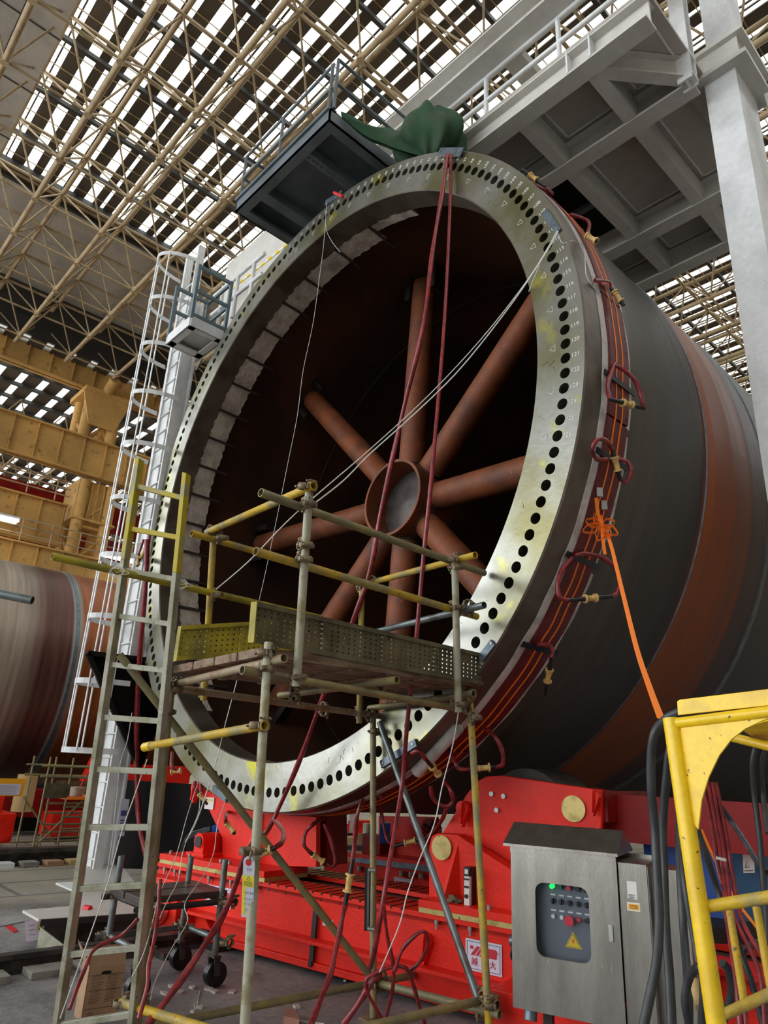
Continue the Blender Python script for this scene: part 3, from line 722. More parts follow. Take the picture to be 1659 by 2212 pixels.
build('flange_bore', merge(band(RI + .01, 0, RI, .012), band(RI, .012, RI, .3), band(RI, .3, RW, .32)), M_liner, ves)
build('shell', merge(band(RO - .02, .27, RO - .02, 26.0)), M_scale, ves)
build('inner_wall', merge(band(RW, .2, RW, 26.0), band(RW, 26, 0.01, 26.0)), M_inner, ves)
# added black ring behind the flange: its colour puts shade in the bolt holes
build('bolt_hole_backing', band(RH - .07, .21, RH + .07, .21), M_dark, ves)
# weld beads on the shell
for s_, w2 in ((2.05, .008), (3.52, .014)):
    build('weld_bead', merge(band(RO - .02, s_ - w2, RO - .008, s_), band(RO - .008, s_, RO - .02, s_ + w2)), M_zinc, ves)
build('inner_weld_bead', merge(band(RW, 2.6, RW - .012, 2.62), band(RW - .012, 2.62, RW, 2.64)), M_bracket, ves)
# chalk numbering beside the bolt holes
chalk = MB()
for i in range(NH):
    a = PH + i * wdeg
    an = a if a < 180 else a - 360
    if -14 < an < 104:
        num = int(round(119 - (an - 0.5) / wdeg))
        c0 = vp(a, RH + .088, -.002); ta = (c0 - vp(a + .1, RH + .088, -.002)).normalized(); ra = (vp(a, RH + .2) - vp(a, RH)).normalized()
        t_ = text_mb(str(num), .05, c0, ra, -ta, .0006); chalk = merge(chalk, t_)
        if num % 3 == 0:
            c1 = vp(a, RH - .09, -.002)
            tri = [c1 + ta * .03, c1 - ta * .03, c1 - ra * .05]
            for k_ in range(3): chalk.tube(tri[k_], tri[(k_ + 1) % 3], .0022, 4)
build('chalk_marking', chalk, M_label, ves)
# scratched marks
sc_ = MB()
rnd = random.Random(3)
for i in range(60):
    a = rnd.choice((rnd.uniform(-75, 15), rnd.uniform(20, 110))); r_ = rnd.uniform(RI + .04, RH - .08); p = vp(a, r_, -.001); q = vp(a + rnd.uniform(-.8, .8), r_ + rnd.uniform(-.06, .06), -.001)
    sc_.tube(p, q, .0012, 4)
build('scratch_mark', sc_, M_dkplate, ves)

# fibre cloth inside the bore, held by dark flat clips
clw = thing('fibre_cloth_lining', 'off-white fibre cloth taped round the inside of the flange bore', 'insulation', vp(180, RI, .4))
rnd = random.Random(11)
cuts = [66, 80, 92, 104, 113, 122, 131, 139, 147, 155, 163, 171, 179, 187, 195, 203, 211, 219, 227, 236]
for i in range(len(cuts) - 1):
    a0, a1 = cuts[i], cuts[i + 1]; n_ = 14; vs = []
    base_s = .60 + rnd.uniform(-.03, .03)
    if a1 < 84: base_s = .42
    if a0 > 220: base_s = .45 - (a0 - 220) * .01
    for j in range(n_ + 1):
        a = a0 + (a1 - a0) * j / n_
        for k_ in range(5):
            s_ = .285 + (base_s + .005 * sin(j * 1.7 + i) + rnd.uniform(-.008, .008) - .285) * k_ / 4
            vs.append(vp(a, RI + .004 - .004 * sin(pi * j / n_) - .003 * sin(k_ * 1.5 + j * 1.3), s_))
    fs_ = [(j * 5 + k_, (j + 1) * 5 + k_, (j + 1) * 5 + k_ + 1, j * 5 + k_ + 1) for j in range(n_) for k_ in range(4)]
    q = MB().add(vs, fs_, True); q.add([p + (p - VC).normalized() * .02 for p in vs], [f[::-1] for f in fs_], True)
    build('cloth_panel', q, M_wool, clw)
for a in cuts[1:-1]:
    p0, p1 = vp(a, RI - .012, .27), vp(a, RI - .035, .74)
    ta = (vp(a + .2, RI) - vp(a, RI)).normalized()
    cl = MB().strip([p0, p0.lerp(p1, .5), p1], ta, .035, .012); single('retaining_clip', cl, M_bracket, 'dark flat steel clip pinning the fibre cloth inside the bore', 'clip', 'clips around the fibre cloth')

# bracing spider
sp = thing('bracing_spider', 'rusty spoked bracing spider with a tubular hub inside the vessel', 'brace', vp(0, 0, 1.45))
hub = MB(); S0 = 1.42
hub.tube(vp(0, 0, S0), vp(0, 0, S0 + .62), .50, 40, hollow=.93)
build('hub', hub, M_rust, sp)
build('hub_plate', MB().tube(vp(0, 0, S0 + .34), vp(0, 0, S0 + .36), .47, 40), M_dkplate, sp)
for k_ in range(8):
    a = 88 + 45 * k_ + (1.5 if k_ % 2 else 0)
    s_ = S0 + .30
    build('spoke', MB().tube(vp(a, .46, s_), vp(a, 3.32, s_), .165, 24), M_rust, sp)
    wd = MB().ring(vp(a, .50, s_), vp(a, 1, s_) - vp(a, 0, s_), .168, .014, 24, 6)
    build('weld_bead', wd, M_bracket, sp)
    ta = (vp(a + .1, 3.3) - vp(a, 3.3)).normalized(); ra = (vp(a, 1) - vp(a, 0)).normalized()
    for sg in (-1, 1):
        c0 = vp(a, 3.12, s_) + ta * .2 * sg
        build('end_bracket', MB().obox(c0 - NN * .1 - ta * .012, ta * .03 * sg, NN * .2, ra * .38).obox(c0 - NN * .1, ta * .09 * sg, NN * .012, ra * .38), M_bracket, sp)

# heating blankets around the outside of the shell
def helix_band(r, s0, s1, a0, a1, mt, thick, n=60, wob=0.0, ph=0.0):
    mb = MB(); vs = []
    for i in range(n + 1):
        a = a0 + (a1 - a0) * i / n; w1 = wob * sin(i * .33 + ph) + wob * .8 * sin(i * .12 + ph)
        for s_, rr_ in ((s0 + w1, r), (s1 + w1, r), (s1 + w1, r + thick), (s0 + w1, r + thick)): vs.append(vp(a, rr_, s_))
    fs = [(0, 1, 2, 3), (4 * n + 3, 4 * n + 2, 4 * n + 1, 4 * n)]
    for i in range(n): fs += [(4 * i + k_, 4 * i + 4 + k_, 4 * i + 4 + (k_ + 1) % 4, 4 * i + (k_ + 1) % 4) for k_ in range(4)]
    return mb.add(vs, fs)
secs = [(32, 8), (8, -9.5), (-9.5, -27), (-27, -38.5), (-38.5, -56), (-56, -72), (-72, -92), (-92, -115), (-115, -150), (-150, -185), (-185, -215)]
where = ['uppermost, near the top of the ring', 'beside bolt hole numbers 116 to 122', 'passing the two cable loops at mid height', 'carrying the orange bow', 'below the orange bow', 'behind the scaffold corner post', 'under the shell by the cream connector',
         'at the lowest point of the shell', 'under the shell near the red bracket', 'on the side toward the caged ladder', 'rising behind the caged ladder']
for (a0, a1), wtxt in zip(secs, where):
    h = thing('heating_blanket', 'maroon heating blanket section with orange straps, ' + wtxt, 'blanket', vp(a0, RO, .3), 'heating blankets round the shell')
    build('pad', helix_band(RO - .015, .30, .60, a0 - .05, a1 + .25, M_blanket, .03, 40, .003, a0), M_blanket, h)
    for s_ in (.41, .50): build('strap', helix_band(RO + .013, s_ - .007, s_ + .007, a0, a1, M_orange, .006, 40, .006, a0), M_orange, h)
    build('cloth_edge', helix_band(RO - .015, .225, .30, a0, a1, M_cloth, .022, 40, .004, a0), M_cloth, h)
    build('cloth_edge', helix_band(RO - .015, .60, .645, a0 - 1, a1, M_cloth, .018, 40, .005, a0 + 2), M_cloth, h)
    st = MB(); n_ = int(abs(a1 - a0) * 2.2)
    for i in range(n_):
        a = a0 + (a1 - a0) * (i + .5) / n_
        st.tube(vp(a, RO + .018, .303), vp(a - .25, RO + .018, .33), .002, 3)
        if i % 5 == 0: st.tube(vp(a, RO + .018, .56), vp(a - .2, RO + .018, .59), .002, 3)
    build('stitching', st, M_redcable, h)
for a, txt in ((-4.5, 'above the cable loop that swings right'), (-14.4, 'at the double cable loop'), (-27, 'just under the orange bow'), (-38.6, 'by the drooping connector')):
    sb = helix_band(RO + .018, .22, .66, a + .35, a - .35, M_black, .01, 2)
    single('black_strap', sb, M_black, 'short black webbing strap across the blanket ' + txt, 'strap')

# connector: cream ceramic spool between two taped cable ends
def cable(mb, pts, r=.016, k=6): return mb.path(smooth_pts(pts, k), r, 8, lobes=2, twist=.35)
def connector(p0, p1, label, loop0=None, loop1=None, grp='ceramic cable connectors', sc=1.0):
    p0, p1 = V(p0), V(p1); dd = (p1 - p0); L_ = dd.length; u = dd / L_; m_ = (p0 + p1) / 2
    t = thing('cable_connector', label, 'connector', m_)
    h = .055 * sc
    sp_ = MB().tube(m_ - u * h, m_ + u * h, .02 * sc, 14).disc(m_ - u * h, u, .032 * sc, .012, 16).disc(m_ + u * (h - .012), u, .032 * sc, .012, 16).disc(m_ - u * h * .5, u, .025 * sc, .008, 14)
    build('ceramic_spool', sp_, M_ceram, t)
    for sg, e, lp in ((-1, p0, loop0), (1, p1, loop1)):
        build('taped_end', MB().tube(m_ + u * sg * h, e, .017 * sc, 10, .014 * sc), M_black, t)
        if lp:
            build('cable', cable(MB(), [e - u * sg * .01] + [V(q) for q in lp], .016), M_redcable, t)
    return t
def cs(x, y, lift=.05): return cyl(x, y, RO + lift)      # a point just off the blanket
connector(face(1128, 366, .12), face(1178, 403, .2), 'cream spool connector at the top right rim of the flange', None, [face(1184, 412, .3), face(1190, 417, .34), vp(40, RO + .03, .36)])
connector(cs(1266, 508, .09), cs(1290, 522, .14), 'cream spool connector beside the dark opening in the gantry', [vp(24, RO + .1, .52), vp(26, RO + .03, .42)], None)
connector(cs(1320, 622, .06), cs(1348, 660, .1), 'cream spool connector under the thin red strap', [cs(1318, 612, .05), cs(1300, 606, .05), cs(1285, 606, .04)], None)
connector(cs(1316, 862, .10), cs(1392, 882, .16), 'cream spool connector on the cable loop that swings out to the dark shell', [cs(1312, 835, .06), cs(1322, 800, .04), cs(1330, 785, .04)], [cs(1388, 868, .16), cs(1376, 830, .14), cs(1352, 802, .1), cs(1330, 790, .05)])
connector(cs(1322, 968, .08), cs(1340, 1036, .12), 'cream spool connector between the two small red cable loops', [cs(1310, 952, .1), cs(1290, 950, .1), cs(1280, 972, .08), cs(1290, 992, .05), cs(1312, 992, .05)], [cs(1352, 1042, .12), cs(1364, 1020, .14), cs(1355, 998, .1), cs(1330, 992, .06)])
connector(cs(1226, 1297, .18), cs(1322, 1288, .24), 'cream spool connector at the bottom of the large red cable loop', [cs(1210, 1290, .15), cs(1204, 1265, .1), cs(1215, 1230, .06), cs(1236, 1205, .04)], [cs(1332, 1280, .22), cs(1338, 1255, .2), cs(1325, 1222, .14), cs(1295, 1202, .08), cs(1262, 1196, .04), cs(1240, 1200, .04)])
connector(cs(1192, 1418, .12), cs(1178, 1500, .16), 'cream spool connector hanging down below the black strap', [cs(1194, 1405, .1), cs(1182, 1392, .06), cs(1160, 1392, .04)], None)
connector(cs(918, 1638, .1), cs(962, 1690, .2), 'cream spool connector pointing down under the flange near the steel pipe brace', [cs(905, 1622, .06), cs(890, 1628, .04)], [V(at(972, 1705, 5.2)), V(at(978, 1730, 5.2)), V(at(962, 1742, 5.2)), V(at(938, 1728, 5.2)), V(at(930, 1700, 5.2))])
connector(at(1010, 1662, 5.15), at(1075, 1656, 5.15), 'cream spool connector partly behind the yellow corner post', [at(992, 1660, 5.15), at(982, 1645, 5.2), cs(975, 1625, .03)], [at(1086, 1650, 5.15), at(1084, 1620, 5.15), at(1068, 1590, 5.2), cs(1045, 1572, .03)])
connector(at(668, 1840, 5.9), at(706, 1868, 5.9), 'cream spool connector dangling before the far red box beam', [at(657, 1825, 5.9), at(660, 1800, 5.95), at(680, 1778, 6.0), cs(705, 1765, .02)], [at(718, 1872, 5.9), at(724, 1860, 5.9), at(716, 1820, 5.95), at(700, 1780, 6.0)])
connector(at(762, 1855, 4.6), at(745, 1960, 4.5), 'cream spool connector on the long red cable running down to the floor', [at(766, 1820, 4.7), at(772, 1760, 5.0), cs(785, 1728, .03)], [at(738, 1990, 4.4), at(728, 2040, 4.3), at(712, 2110, 4.1), at(690, 2165, 3.9), at(672, 2212, 3.7)])
connector(at(596, 1830, 4.6), at(545, 1855, 4.6), 'cream spool connector peeking from behind the post with the inspection tag', [at(608, 1820, 4.7), at(612, 1800, 5.0), at(600, 1780, 5.4), cs(590, 1772, .02)], None)
connector(at(850, 1828, 6.2), at(925, 1808, 6.1), 'cream spool connector between the far red frame and the grey diagonal pipe', [at(838, 1815, 6.2), at(828, 1780, 6.3), at(822, 1740, 6.3), cs(822, 1720, .02)], [at(938, 1795, 5.9), at(955, 1770, 5.6), at(965, 1745, 5.4)])
connector(at(425, 1708, 6.2), at(448, 1738, 6.15), 'dark cream-tipped connector against the labelled red bracket', [at(420, 1700, 6.2), at(421, 1690, 6.25)], None, sc=.8)
connector(at(487, 1775, 6.1), at(508, 1802, 6.05), 'cream-tipped connector hanging in front of the red bracket', [at(488, 1765, 6.1), face(498, 1750, .3), vp(-100, RO + .01, .45)], None, sc=.9)
connector(at(388, 1665, 6.8), at(372, 1668, 6.8), 'small cream-tipped connector beside the scaffold post at the flange edge', [at(371, 1655, 6.8), at(372, 1625, 6.9)], None, sc=.9)
connector(at(300, 1196, 9.6), at(297, 1224, 9.6), 'cream connector hanging by the caged ladder at the flange edge', [at(304, 1185, 9.6), at(310, 1165, 9.6)], None, sc=1.2)
connector(at(319, 1180, 9.6), at(300, 1212, 9.6), 'slanting cream connector hanging beside the caged ladder', [at(322, 1170, 9.6), at(324, 1150, 9.6)], None, sc=1.2)

# steel strips bolted on the flange
def clip_bar(pa, pb, label, w=.06, s=-.02, n=NN):
    d_ = V(pb) - V(pa); t = thing('steel_clip', label, 'clip', pa)
    sd = d_.cross(n).normalized()
    build('bar', MB().obox(V(pa) - sd * w / 2 - n * .022, d_, sd * w, n * .02), M_zinc, t, bevel=.002)
    for q in (.08, .92): build('screw', MB().disc(V(pa) + d_ * q - n * .022, -n, .008, .006, 10), M_bolt, t)
clip_bar(face(950, 330, -.02), face(1000, 330, -.02), 'zinc clip at the top of the flange holding the two red cables', .09)
clip_bar(face(1178, 458), face(1208, 502), 'blue-grey clip on the flange by chalk number 112 with white wires tied to it')
clip_bar(face(1068, 1388), face(1040, 1425), 'zinc clip on the flange rim below the toe board corner')
clip_bar(face(902, 1604), face(826, 1652), 'long zinc clip on the lower right flange rim', .06)
clip_bar(face(462, 1702), face(492, 1728), 'small zinc clip on the lower left flange rim')
clip_bar(face(438, 775), face(425, 800), 'zinc clip on the outer rim under the basket tray', .05)
clip_bar(face(740, 418, .02), face(705, 440, .02), 'dark clip on the upper left rim with a red cable end', .08)
single('red_cable_end', MB().tube(face(722, 416, -.03), face(740, 424, -.05), .02, 10), M_redtape, 'short bright red cable end on the upper left flange rim', 'cable')
single('cloth_flap', MB().prism([face(765, 1690, .12), face(800, 1690, .12), face(800, 1712, .2), face(760, 1718, .2)], NN * .05), M_cloth, 'white cloth flap folded under the lowest right flange rim', 'cloth')
single('cloth_roll', MB().tube(cs(990, 1570, .02), cs(900, 1668, .04), .05, 10), M_cloth, 'loose white cloth strip under the shell behind the scaffold', 'cloth')

# red cables from the top clip
ca = MB(); cable(ca, [face(967, 335, -.05), face(955, 420, -.2), face(935, 540, -.4), face(915, 700, -.45), face(868, 900, -.4), face(822, 1110, -.4), face(800, 1230, -.4), face(765, 1335, -.38), face(700, 1500, -.3), face(640, 1660, -.18), face(580, 1790, -.2), at(540, 1830, 4.9), at(490, 1960, 4.4), at(430, 2060, 4.1), at(360, 2160, 3.9), at(318, 2212, 3.8)], .02, 8)
single('red_cable', ca, M_redcable, 'long twisted red cable hanging past the hub and down to the floor', 'cable')
ca = MB(); ca.path(smooth_pts([face(974, 335, -.05), face(972, 460, -.08), face(960, 700, -.3), face(935, 1000, -.45), face(915, 1200, -.45), face(900, 1370, -.4), face(880, 1560, -.3), face(868, 1700, -.2), at(835, 1900, 4.5), at(812, 2040, 4.4), at(800, 2090, 4.6)], 8), .016, 8)
single('red_cable', ca, M_redcable, 'straight smooth red cable hanging right of the twisted one across the spider', 'cable')
ca = MB(); cable(ca, [at(318, 1165, 9.4), at(315, 1250, 9.3), at(303, 1400, 9.2), at(295, 1560, 9.2), at(296, 1700, 9.0), at(303, 1790, 8.8), at(318, 1850, 8.4), at(335, 1880, 8.2)], .035)
single('red_cable', ca, M_redcable, 'pair of red cables running down along the caged ladder and black sheet', 'cable')
ca = MB(); cable(ca, [at(346, 1900, 3.9), at(342, 1960, 3.8), at(335, 2020, 3.75), at(322, 2080, 3.6), at(318, 2130, 3.5), at(300, 2200, 3.4)], .011)
single('red_cable', ca, M_redcable, 'red cable drooping over the small trolley scaffold behind the ladder', 'cable')
ca = MB(); cable(ca, [at(298, 1985, 4.0), at(262, 2020, 4.0), at(205, 2050, 3.9), at(180, 2100, 3.8), at(150, 2180, 3.6)], .011)
single('red_cable', ca, M_redcable, 'red cable crossing the top of the cardboard box', 'cable')
for k_, (pts, txt) in enumerate(((((830, 2212), (790, 2130), (815, 2100), (870, 2088), (890, 2120), (905, 2170), (918, 2212)), 'red cable bundle looped over the low scaffold pipe'),
                    (((828, 1955), (838, 2030), (850, 2090), (846, 2150), (830, 2212)), 'red cable hanging behind the central post to the floor'),
                    (((852, 2098), (870, 2050), (905, 2015), (922, 2018), (922, 2050), (900, 2085), (880, 2098)), 'thin red cable looped around the lifting lug'),
                    (((742, 2212), (780, 2160), (800, 2125), (820, 2105)), 'thick red cable pair reaching the low pipe joint'))):
    ca = MB(); cable(ca, [at(x_, y_, 4.35 + .02 * i) for i, (x_, y_) in enumerate(pts)], .012 if k_ != 3 else .02)
    single('red_cable', ca, M_redcable, txt, 'cable')
for k_, (x_, y_) in enumerate(((1300, 606),)):
    single('red_strap', MB().strip([cs(1283, 604, .03), cs(1300, 610, .05), cs(1322, 612, .05)], NN, .03, .006), M_redtape, 'thin red strap over the blanket near bolt hole 119', 'strap')

# white wires
def wire(pts, label, r=.003): single('white_wire', MB().path(smooth_pts(pts, 6), r, 5), M_wire, label, 'wire')
wire([face(706, 438, -.04), face(700, 520, -.15), face(690, 600, -.2), face(676, 700, -.2), face(655, 800, -.2), face(642, 900, -.2), face(622, 1000, -.2), face(598, 1120, -.2), face(575, 1230, -.2), face(560, 1296, -.2)], 'white twisted wire hanging from the upper left flange clip past the dark bore')
wire([face(706, 438, -.04), face(704, 490, -.1), face(716, 520, -.03), face(735, 545, -.02)], 'short pale wire curling down from the upper left flange clip')
wire([face(1206, 500, -.04), face(1180, 545, -.2), face(1110, 650, -.5), face(1000, 790, -.8), face(900, 890, -1.0), face(800, 980, -1.2), face(740, 1040, -1.3), at(665, 1098, 4.1)], 'white wire stretched from the flange clip to the scaffold corner post', .005)
wire([face(1204, 498, -.04), face(1150, 590, -.25), face(1050, 720, -.6), face(930, 850, -.9), face(800, 970, -1.15), at(640, 1108, 4.2), at(540, 1210, 4.3), at(468, 1272, 4.6)], 'second white wire beside the first, ending at the yellow side rail', .004)
wire([face(1204, 500, -.04), face(1215, 525, -.02), face(1240, 520, .05), cs(1262, 535, .03), cs(1264, 570, .03), cs(1268, 600, .03), cs(1290, 630, .03)], 'white wire snaking from the flange clip over the rim to the blanket')
wire([face(1170, 560, -.03), face(1142, 630, -.03)], 'short white wire across the flange near chalk number 114')
wire([at(990, 1540, 4.7), at(978, 1610, 4.7), at(955, 1700, 4.6), at(938, 1780, 4.5), at(905, 1860, 4.4), at(880, 1930, 4.3), at(862, 2000, 4.2), at(820, 2100, 4.2)], 'white wire hanging from the scaffold corner down across the red frame', .004)
wire([at(428, 1690, 6.3), at(405, 1760, 5.6), at(380, 1850, 5.0), at(345, 1930, 4.6), at(330, 1990, 4.2), at(310, 2060, 3.9), at(285, 2110, 3.8)], 'white wire running down in front of the black sheet to the box')
wire([at(432, 1690, 6.3), at(430, 1750, 6.0), at(410, 1800, 5.6), at(395, 1840, 5.2), at(385, 1900, 4.8), at(355, 1960, 4.4), at(330, 2030, 4.2), at(318, 2130, 4.1)], 'white wire looping from the flange past the trolley scaffold')
wire([at(487, 1730, 6.1), at(470, 1780, 5.7), at(462, 1840, 5.3), at(440, 1890, 4.9), at(400, 1950, 4.6), at(405, 1990, 4.4), at(370, 2050, 4.2), at(335, 2120, 4.1), at(325, 2160, 4.0)], 'white wire curling past the front of the red bracket to the floor')
wire([at(318, 1640, 4.4), at(290, 1720, 4.3), at(262, 1800, 4.2), at(235, 1900, 4.1), at(205, 1990, 4.0), at(180, 2060, 3.9), at(130, 2200, 3.8)], 'white wire bundle falling beside the aluminium ladder to the floor', .0035)
wire([at(285, 1540, 4.6), at(275, 1600, 4.5), at(260, 1650, 4.5), at(250, 1740, 4.4), at(240, 1830, 4.3), at(220, 1950, 4.2)], 'white wire hanging in front of the black sheet and white column')
wire([face(512, 1470, -.3), face(488, 1560, -.3), face(468, 1640, -.2), at(430, 1760, 5.5), at(400, 1820, 5.2)], 'pair of white wires crossing the lower flange left of the post', .005)

# orange webbing tied in a bow, one end running down to the yellow frame
ow = MB(); ow.strip(smooth_pts([cs(1288, 1075, .05), cs(1292, 1110, .06), cs(1300, 1130, .09), at(1318, 1172, 5.0), at(1345, 1280, 4.3), at(1375, 1400, 3.6), at(1405, 1490, 3.0), at(1428, 1552, 2.5)], 5), (0.7, 0.7, 0), .026, .002)
single('orange_ribbon', ow, M_orange, 'long orange webbing ribbon stretched from the blanket to the yellow frame', 'ribbon')
bw = MB(); cpt = cs(1300, 1135, .1)
ex_, ey_ = V((.68, .73, .0)), V((0, 0, 1))
for k_ in range(7):
    a = radians((200, 165, 120, 330, 300, 255, 20)[k_]); l_ = (.15, .12, .1, .13, .11, .12, .1)[k_]; wd = .035; d_ = ex_ * cos(a) + ey_ * sin(a); n_ = -ex_ * sin(a) + ey_ * cos(a)
    bw.strip(smooth_pts([cpt, cpt + d_ * l_ * .5 + n_ * wd, cpt + d_ * l_, cpt + d_ * l_ * .5 - n_ * wd, cpt], 6), V((.6, -.7, .3)), .022, .002)
bw.strip([cpt, cpt - ey_ * .1, cpt - ey_ * .22 + ex_ * .01], V((.7, .7, 0)), .024, .002)
single('orange_bow', bw, M_orange, 'orange webbing bow knotted on the maroon blanket', 'bow')
buck = MB()
for x_, y_ in ((1290, 1072), (1300, 1100)):
    p = cs(x_, y_, .04); buck.obox(p, V((.03, .03, 0)), V((-.01, .01, .0)), V((0, 0, .07))); 
single('ratchet_buckle', buck, M_bolt, 'small chrome ratchet buckle above the orange bow', 'buckle')

# ================================================================== scaffold tower
PR = 0.0242
tw = thing('scaffold_tower', 'tube and coupler scaffold tower with a plank deck in front of the flange', 'scaffold', (-3.8, 3.0, 0))
def pipe(a, b, m_, name='ledger', r=PR, n=16, ext=0.0, parent=None):
    a, b = V(a), V(b); u = (b - a).normalized()
    return build(name, MB().tube(a - u * ext, b + u * ext, r, n, hollow=.86), m_, parent or tw)
def coupler(p, ax1, ax2, parent=None, off=None):
    """two hinged steel bands joined back to back, each gripping one tube, with tee bolts"""
    p = V(p); ax1 = V(ax1).normalized(); ax2 = V(ax2).normalized(); o = ax1.cross(ax2)
    if o.length < .05: o = ax1.orthogonal()
    o.normalize(); off = .026 if off is None else off
    mb = MB()
    for sg, ax in ((-1, ax1), (1, ax2)):
        c0 = p + o * off * sg
        x = o; y = ax.cross(o).normalized(); n = 18; ri, ro, w2 = .0245, .031, .018; vs = []
        for i in range(n):
            an = 2 * pi * i / n; d_ = x * cos(an) + y * sin(an); vs += [c0 + d_ * ro - ax * w2, c0 + d_ * ro + ax * w2, c0 + d_ * ri + ax * w2, c0 + d_ * ri - ax * w2]
        mb.add(vs, [(4 * i + k_, 4 * i + (k_ + 1) % 4, 4 * ((i + 1) % n) + (k_ + 1) % 4, 4 * ((i + 1) % n) + k_) for i in range(n) for k_ in range(4)], True)
        lug = c0 + y * .036
        mb.obox(lug - ax * .012 - o * .012 - y * .008, ax * .024, o * .024, y * .02)
        mb.tube(lug - o * .03 + y * .004, lug + o * .045 + y * .004, .006, 8); mb.disc(lug + o * .022 + y * .004, o, .011, .012, 6)
        mb.tube(c0 - y * .04 - ax * .014, c0 - y * .04 + ax * .014, .008, 8)
    return build('coupler', mb, M_clamp, parent or tw)
def toz(a, b, z=0.0):
    a, b = V(a), V(b); return a + (b - a) * ((z - a.z) / (b.z - a.z))
P1a, P1b = at(580, 1388, 3.82), at(530, 2200, 3.15)
P0a, P0b = at(371, 1478, 4.52), at(300, 2180, 4.02)
P2a, P2b = at(806, 1545, 5.62), at(806, 2110, 4.8)
P3a, P3b = at(1014, 1495, 5.02), at(1053, 2160, 4.22)
posts = {}
for k_, a, b, m_ in ((1, P1a, P1b, M_scafw), (0, P0a, P0b, M_scafg), (2, P2a, P2b, M_scafg), (3, P3a, P3b, M_scafy)):
    f_ = toz(a, b, 0.012); build('standard', MB().tube(f_, a, PR, 18, hollow=.86), m_, tw); posts[k_] = (a, b)
    build('base_plate', MB().box(f_ - V((.07, .07, .012)), f_ + V((.07, .07, 0))), M_clamp, tw)
G1 = (at(668, 1062, 3.96), at(640, 1482, 3.8)); G3 = (at(982, 1205, 4.85), at(990, 1538, 4.7)); G0 = (at(461, 1166, 5.1), at(440, 1512, 4.95)); G2 = (at(782, 1258, 5.7), at(776, 1562, 5.5))
for (a, b), m_ in ((G1, M_scafw), (G3, M_scafw), (G0, M_scafy), (G2, M_scafy)): pipe(a, b, m_, 'guard_post')
def online(a, b, y):  # point of segment ab whose image row is about y: solve by bisection on projected row
    a, b = V(a), V(b); lo, hi = -.5, 1.5
    def row(p):
        c_ = RM.transposed() @ (p - EYE); return 1106 + F * c_.y / c_.z
    s_ = row(b) > row(a)
    for _ in range(40):
        mm = (lo + hi) / 2; r_ = row(a + (b - a) * mm)
        if (r_ < y) == s_: lo = mm
        else: hi = mm
    return a + (b - a) * lo
ux, uy = V((1, 0, 0)), V((0, 1, 0))
def horiz(p0, p1, m_, name='ledger'): return pipe(p0, p1, m_, name)
H = {}
H['A'] = (at(892, 2107, 5.08), at(330, 2216, 4.02)); horiz(*H['A'], M_scafg)
H['B'] = (at(1078, 2152, 4.42), at(690, 2243, 3.5)); horiz(*H['B'], M_scafg)
H['C'] = (at(798, 2119, 4.86), at(1080, 2192, 4.15)); horiz(*H['C'], M_scafg)
H['D'] = (at(262, 2166, 4.1), at(520, 2246, 3.3)); horiz(*H['D'], M_scafy)
H['M'] = (at(316, 1613, 4.4), at(572, 1567, 3.58)); horiz(*H['M'], M_scafy)
build('pipe_cap', MB().tube(at(312, 1614, 4.41), at(327, 1611, 4.36), .028, 14), M_yellow, tw)
H['br1'] = (onx(258, 1414, -4.5), onx(802, 2112, -4.12)); pipe(*H['br1'], M_scafg, 'diagonal_brace')
H['br2'] = (at(820, 1560, 5.5), at(1032, 2155, 4.3)); pipe(*H['br2'], M_steelpipe, 'diagonal_brace')
H['L'] = (onx(113, 1202, -4.46), onx(690, 1334, -4.46)); horiz(*H['L'], M_toey, 'guard_rail')
H['T'] = (onx(414, 1152, -4.4), onx(800, 1262, -4.4)); horiz(*H['T'], M_scafy, 'guard_rail')
H['Bk'] = (at(800, 1259, 5.72), at(1027, 1199, 4.72)); horiz(*H['Bk'], M_scafy, 'guard_rail')
H['Bl'] = (at(815, 1364, 5.7), at(1046, 1307, 4.68)); horiz(*H['Bl'], M_steelpipe, 'guard_rail')
H['S'] = (at(447, 1150, 5.1), at(678, 1049, 3.9)); horiz(*H['S'], M_scafy, 'guard_rail')
H['F'] = (at(563, 1064, 3.75), at(1046, 1238, 5.2)); horiz(*H['F'], M_steelpipe if False else M_scafg, 'guard_rail')
H['G'] = (at(552, 1191, 3.72), at(1030, 1332, 5.05)); horiz(*H['G'], M_scafy, 'guard_rail')
H['U'] = (at(523, 1447, 3.7), at(986, 1530, 4.95)); horiz(*H['U'], M_scafg)
H['W'] = (at(352, 1483, 4.5), at(843, 1550, 5.75)); horiz(*H['W'], M_scaft)
H['X'] = (at(378, 1478, 4.56), at(614, 1422, 3.72)); horiz(*H['X'], M_scaft, 'transom')
H['Y'] = (at(604, 1502, 5.05), at(858, 1469, 4.18)); horiz(*H['Y'], M_scafg, 'transom')
H['Z'] = (at(798, 1530, 5.7), at(1024, 1498, 4.75)); horiz(*H['Z'], M_scafg, 'transom')
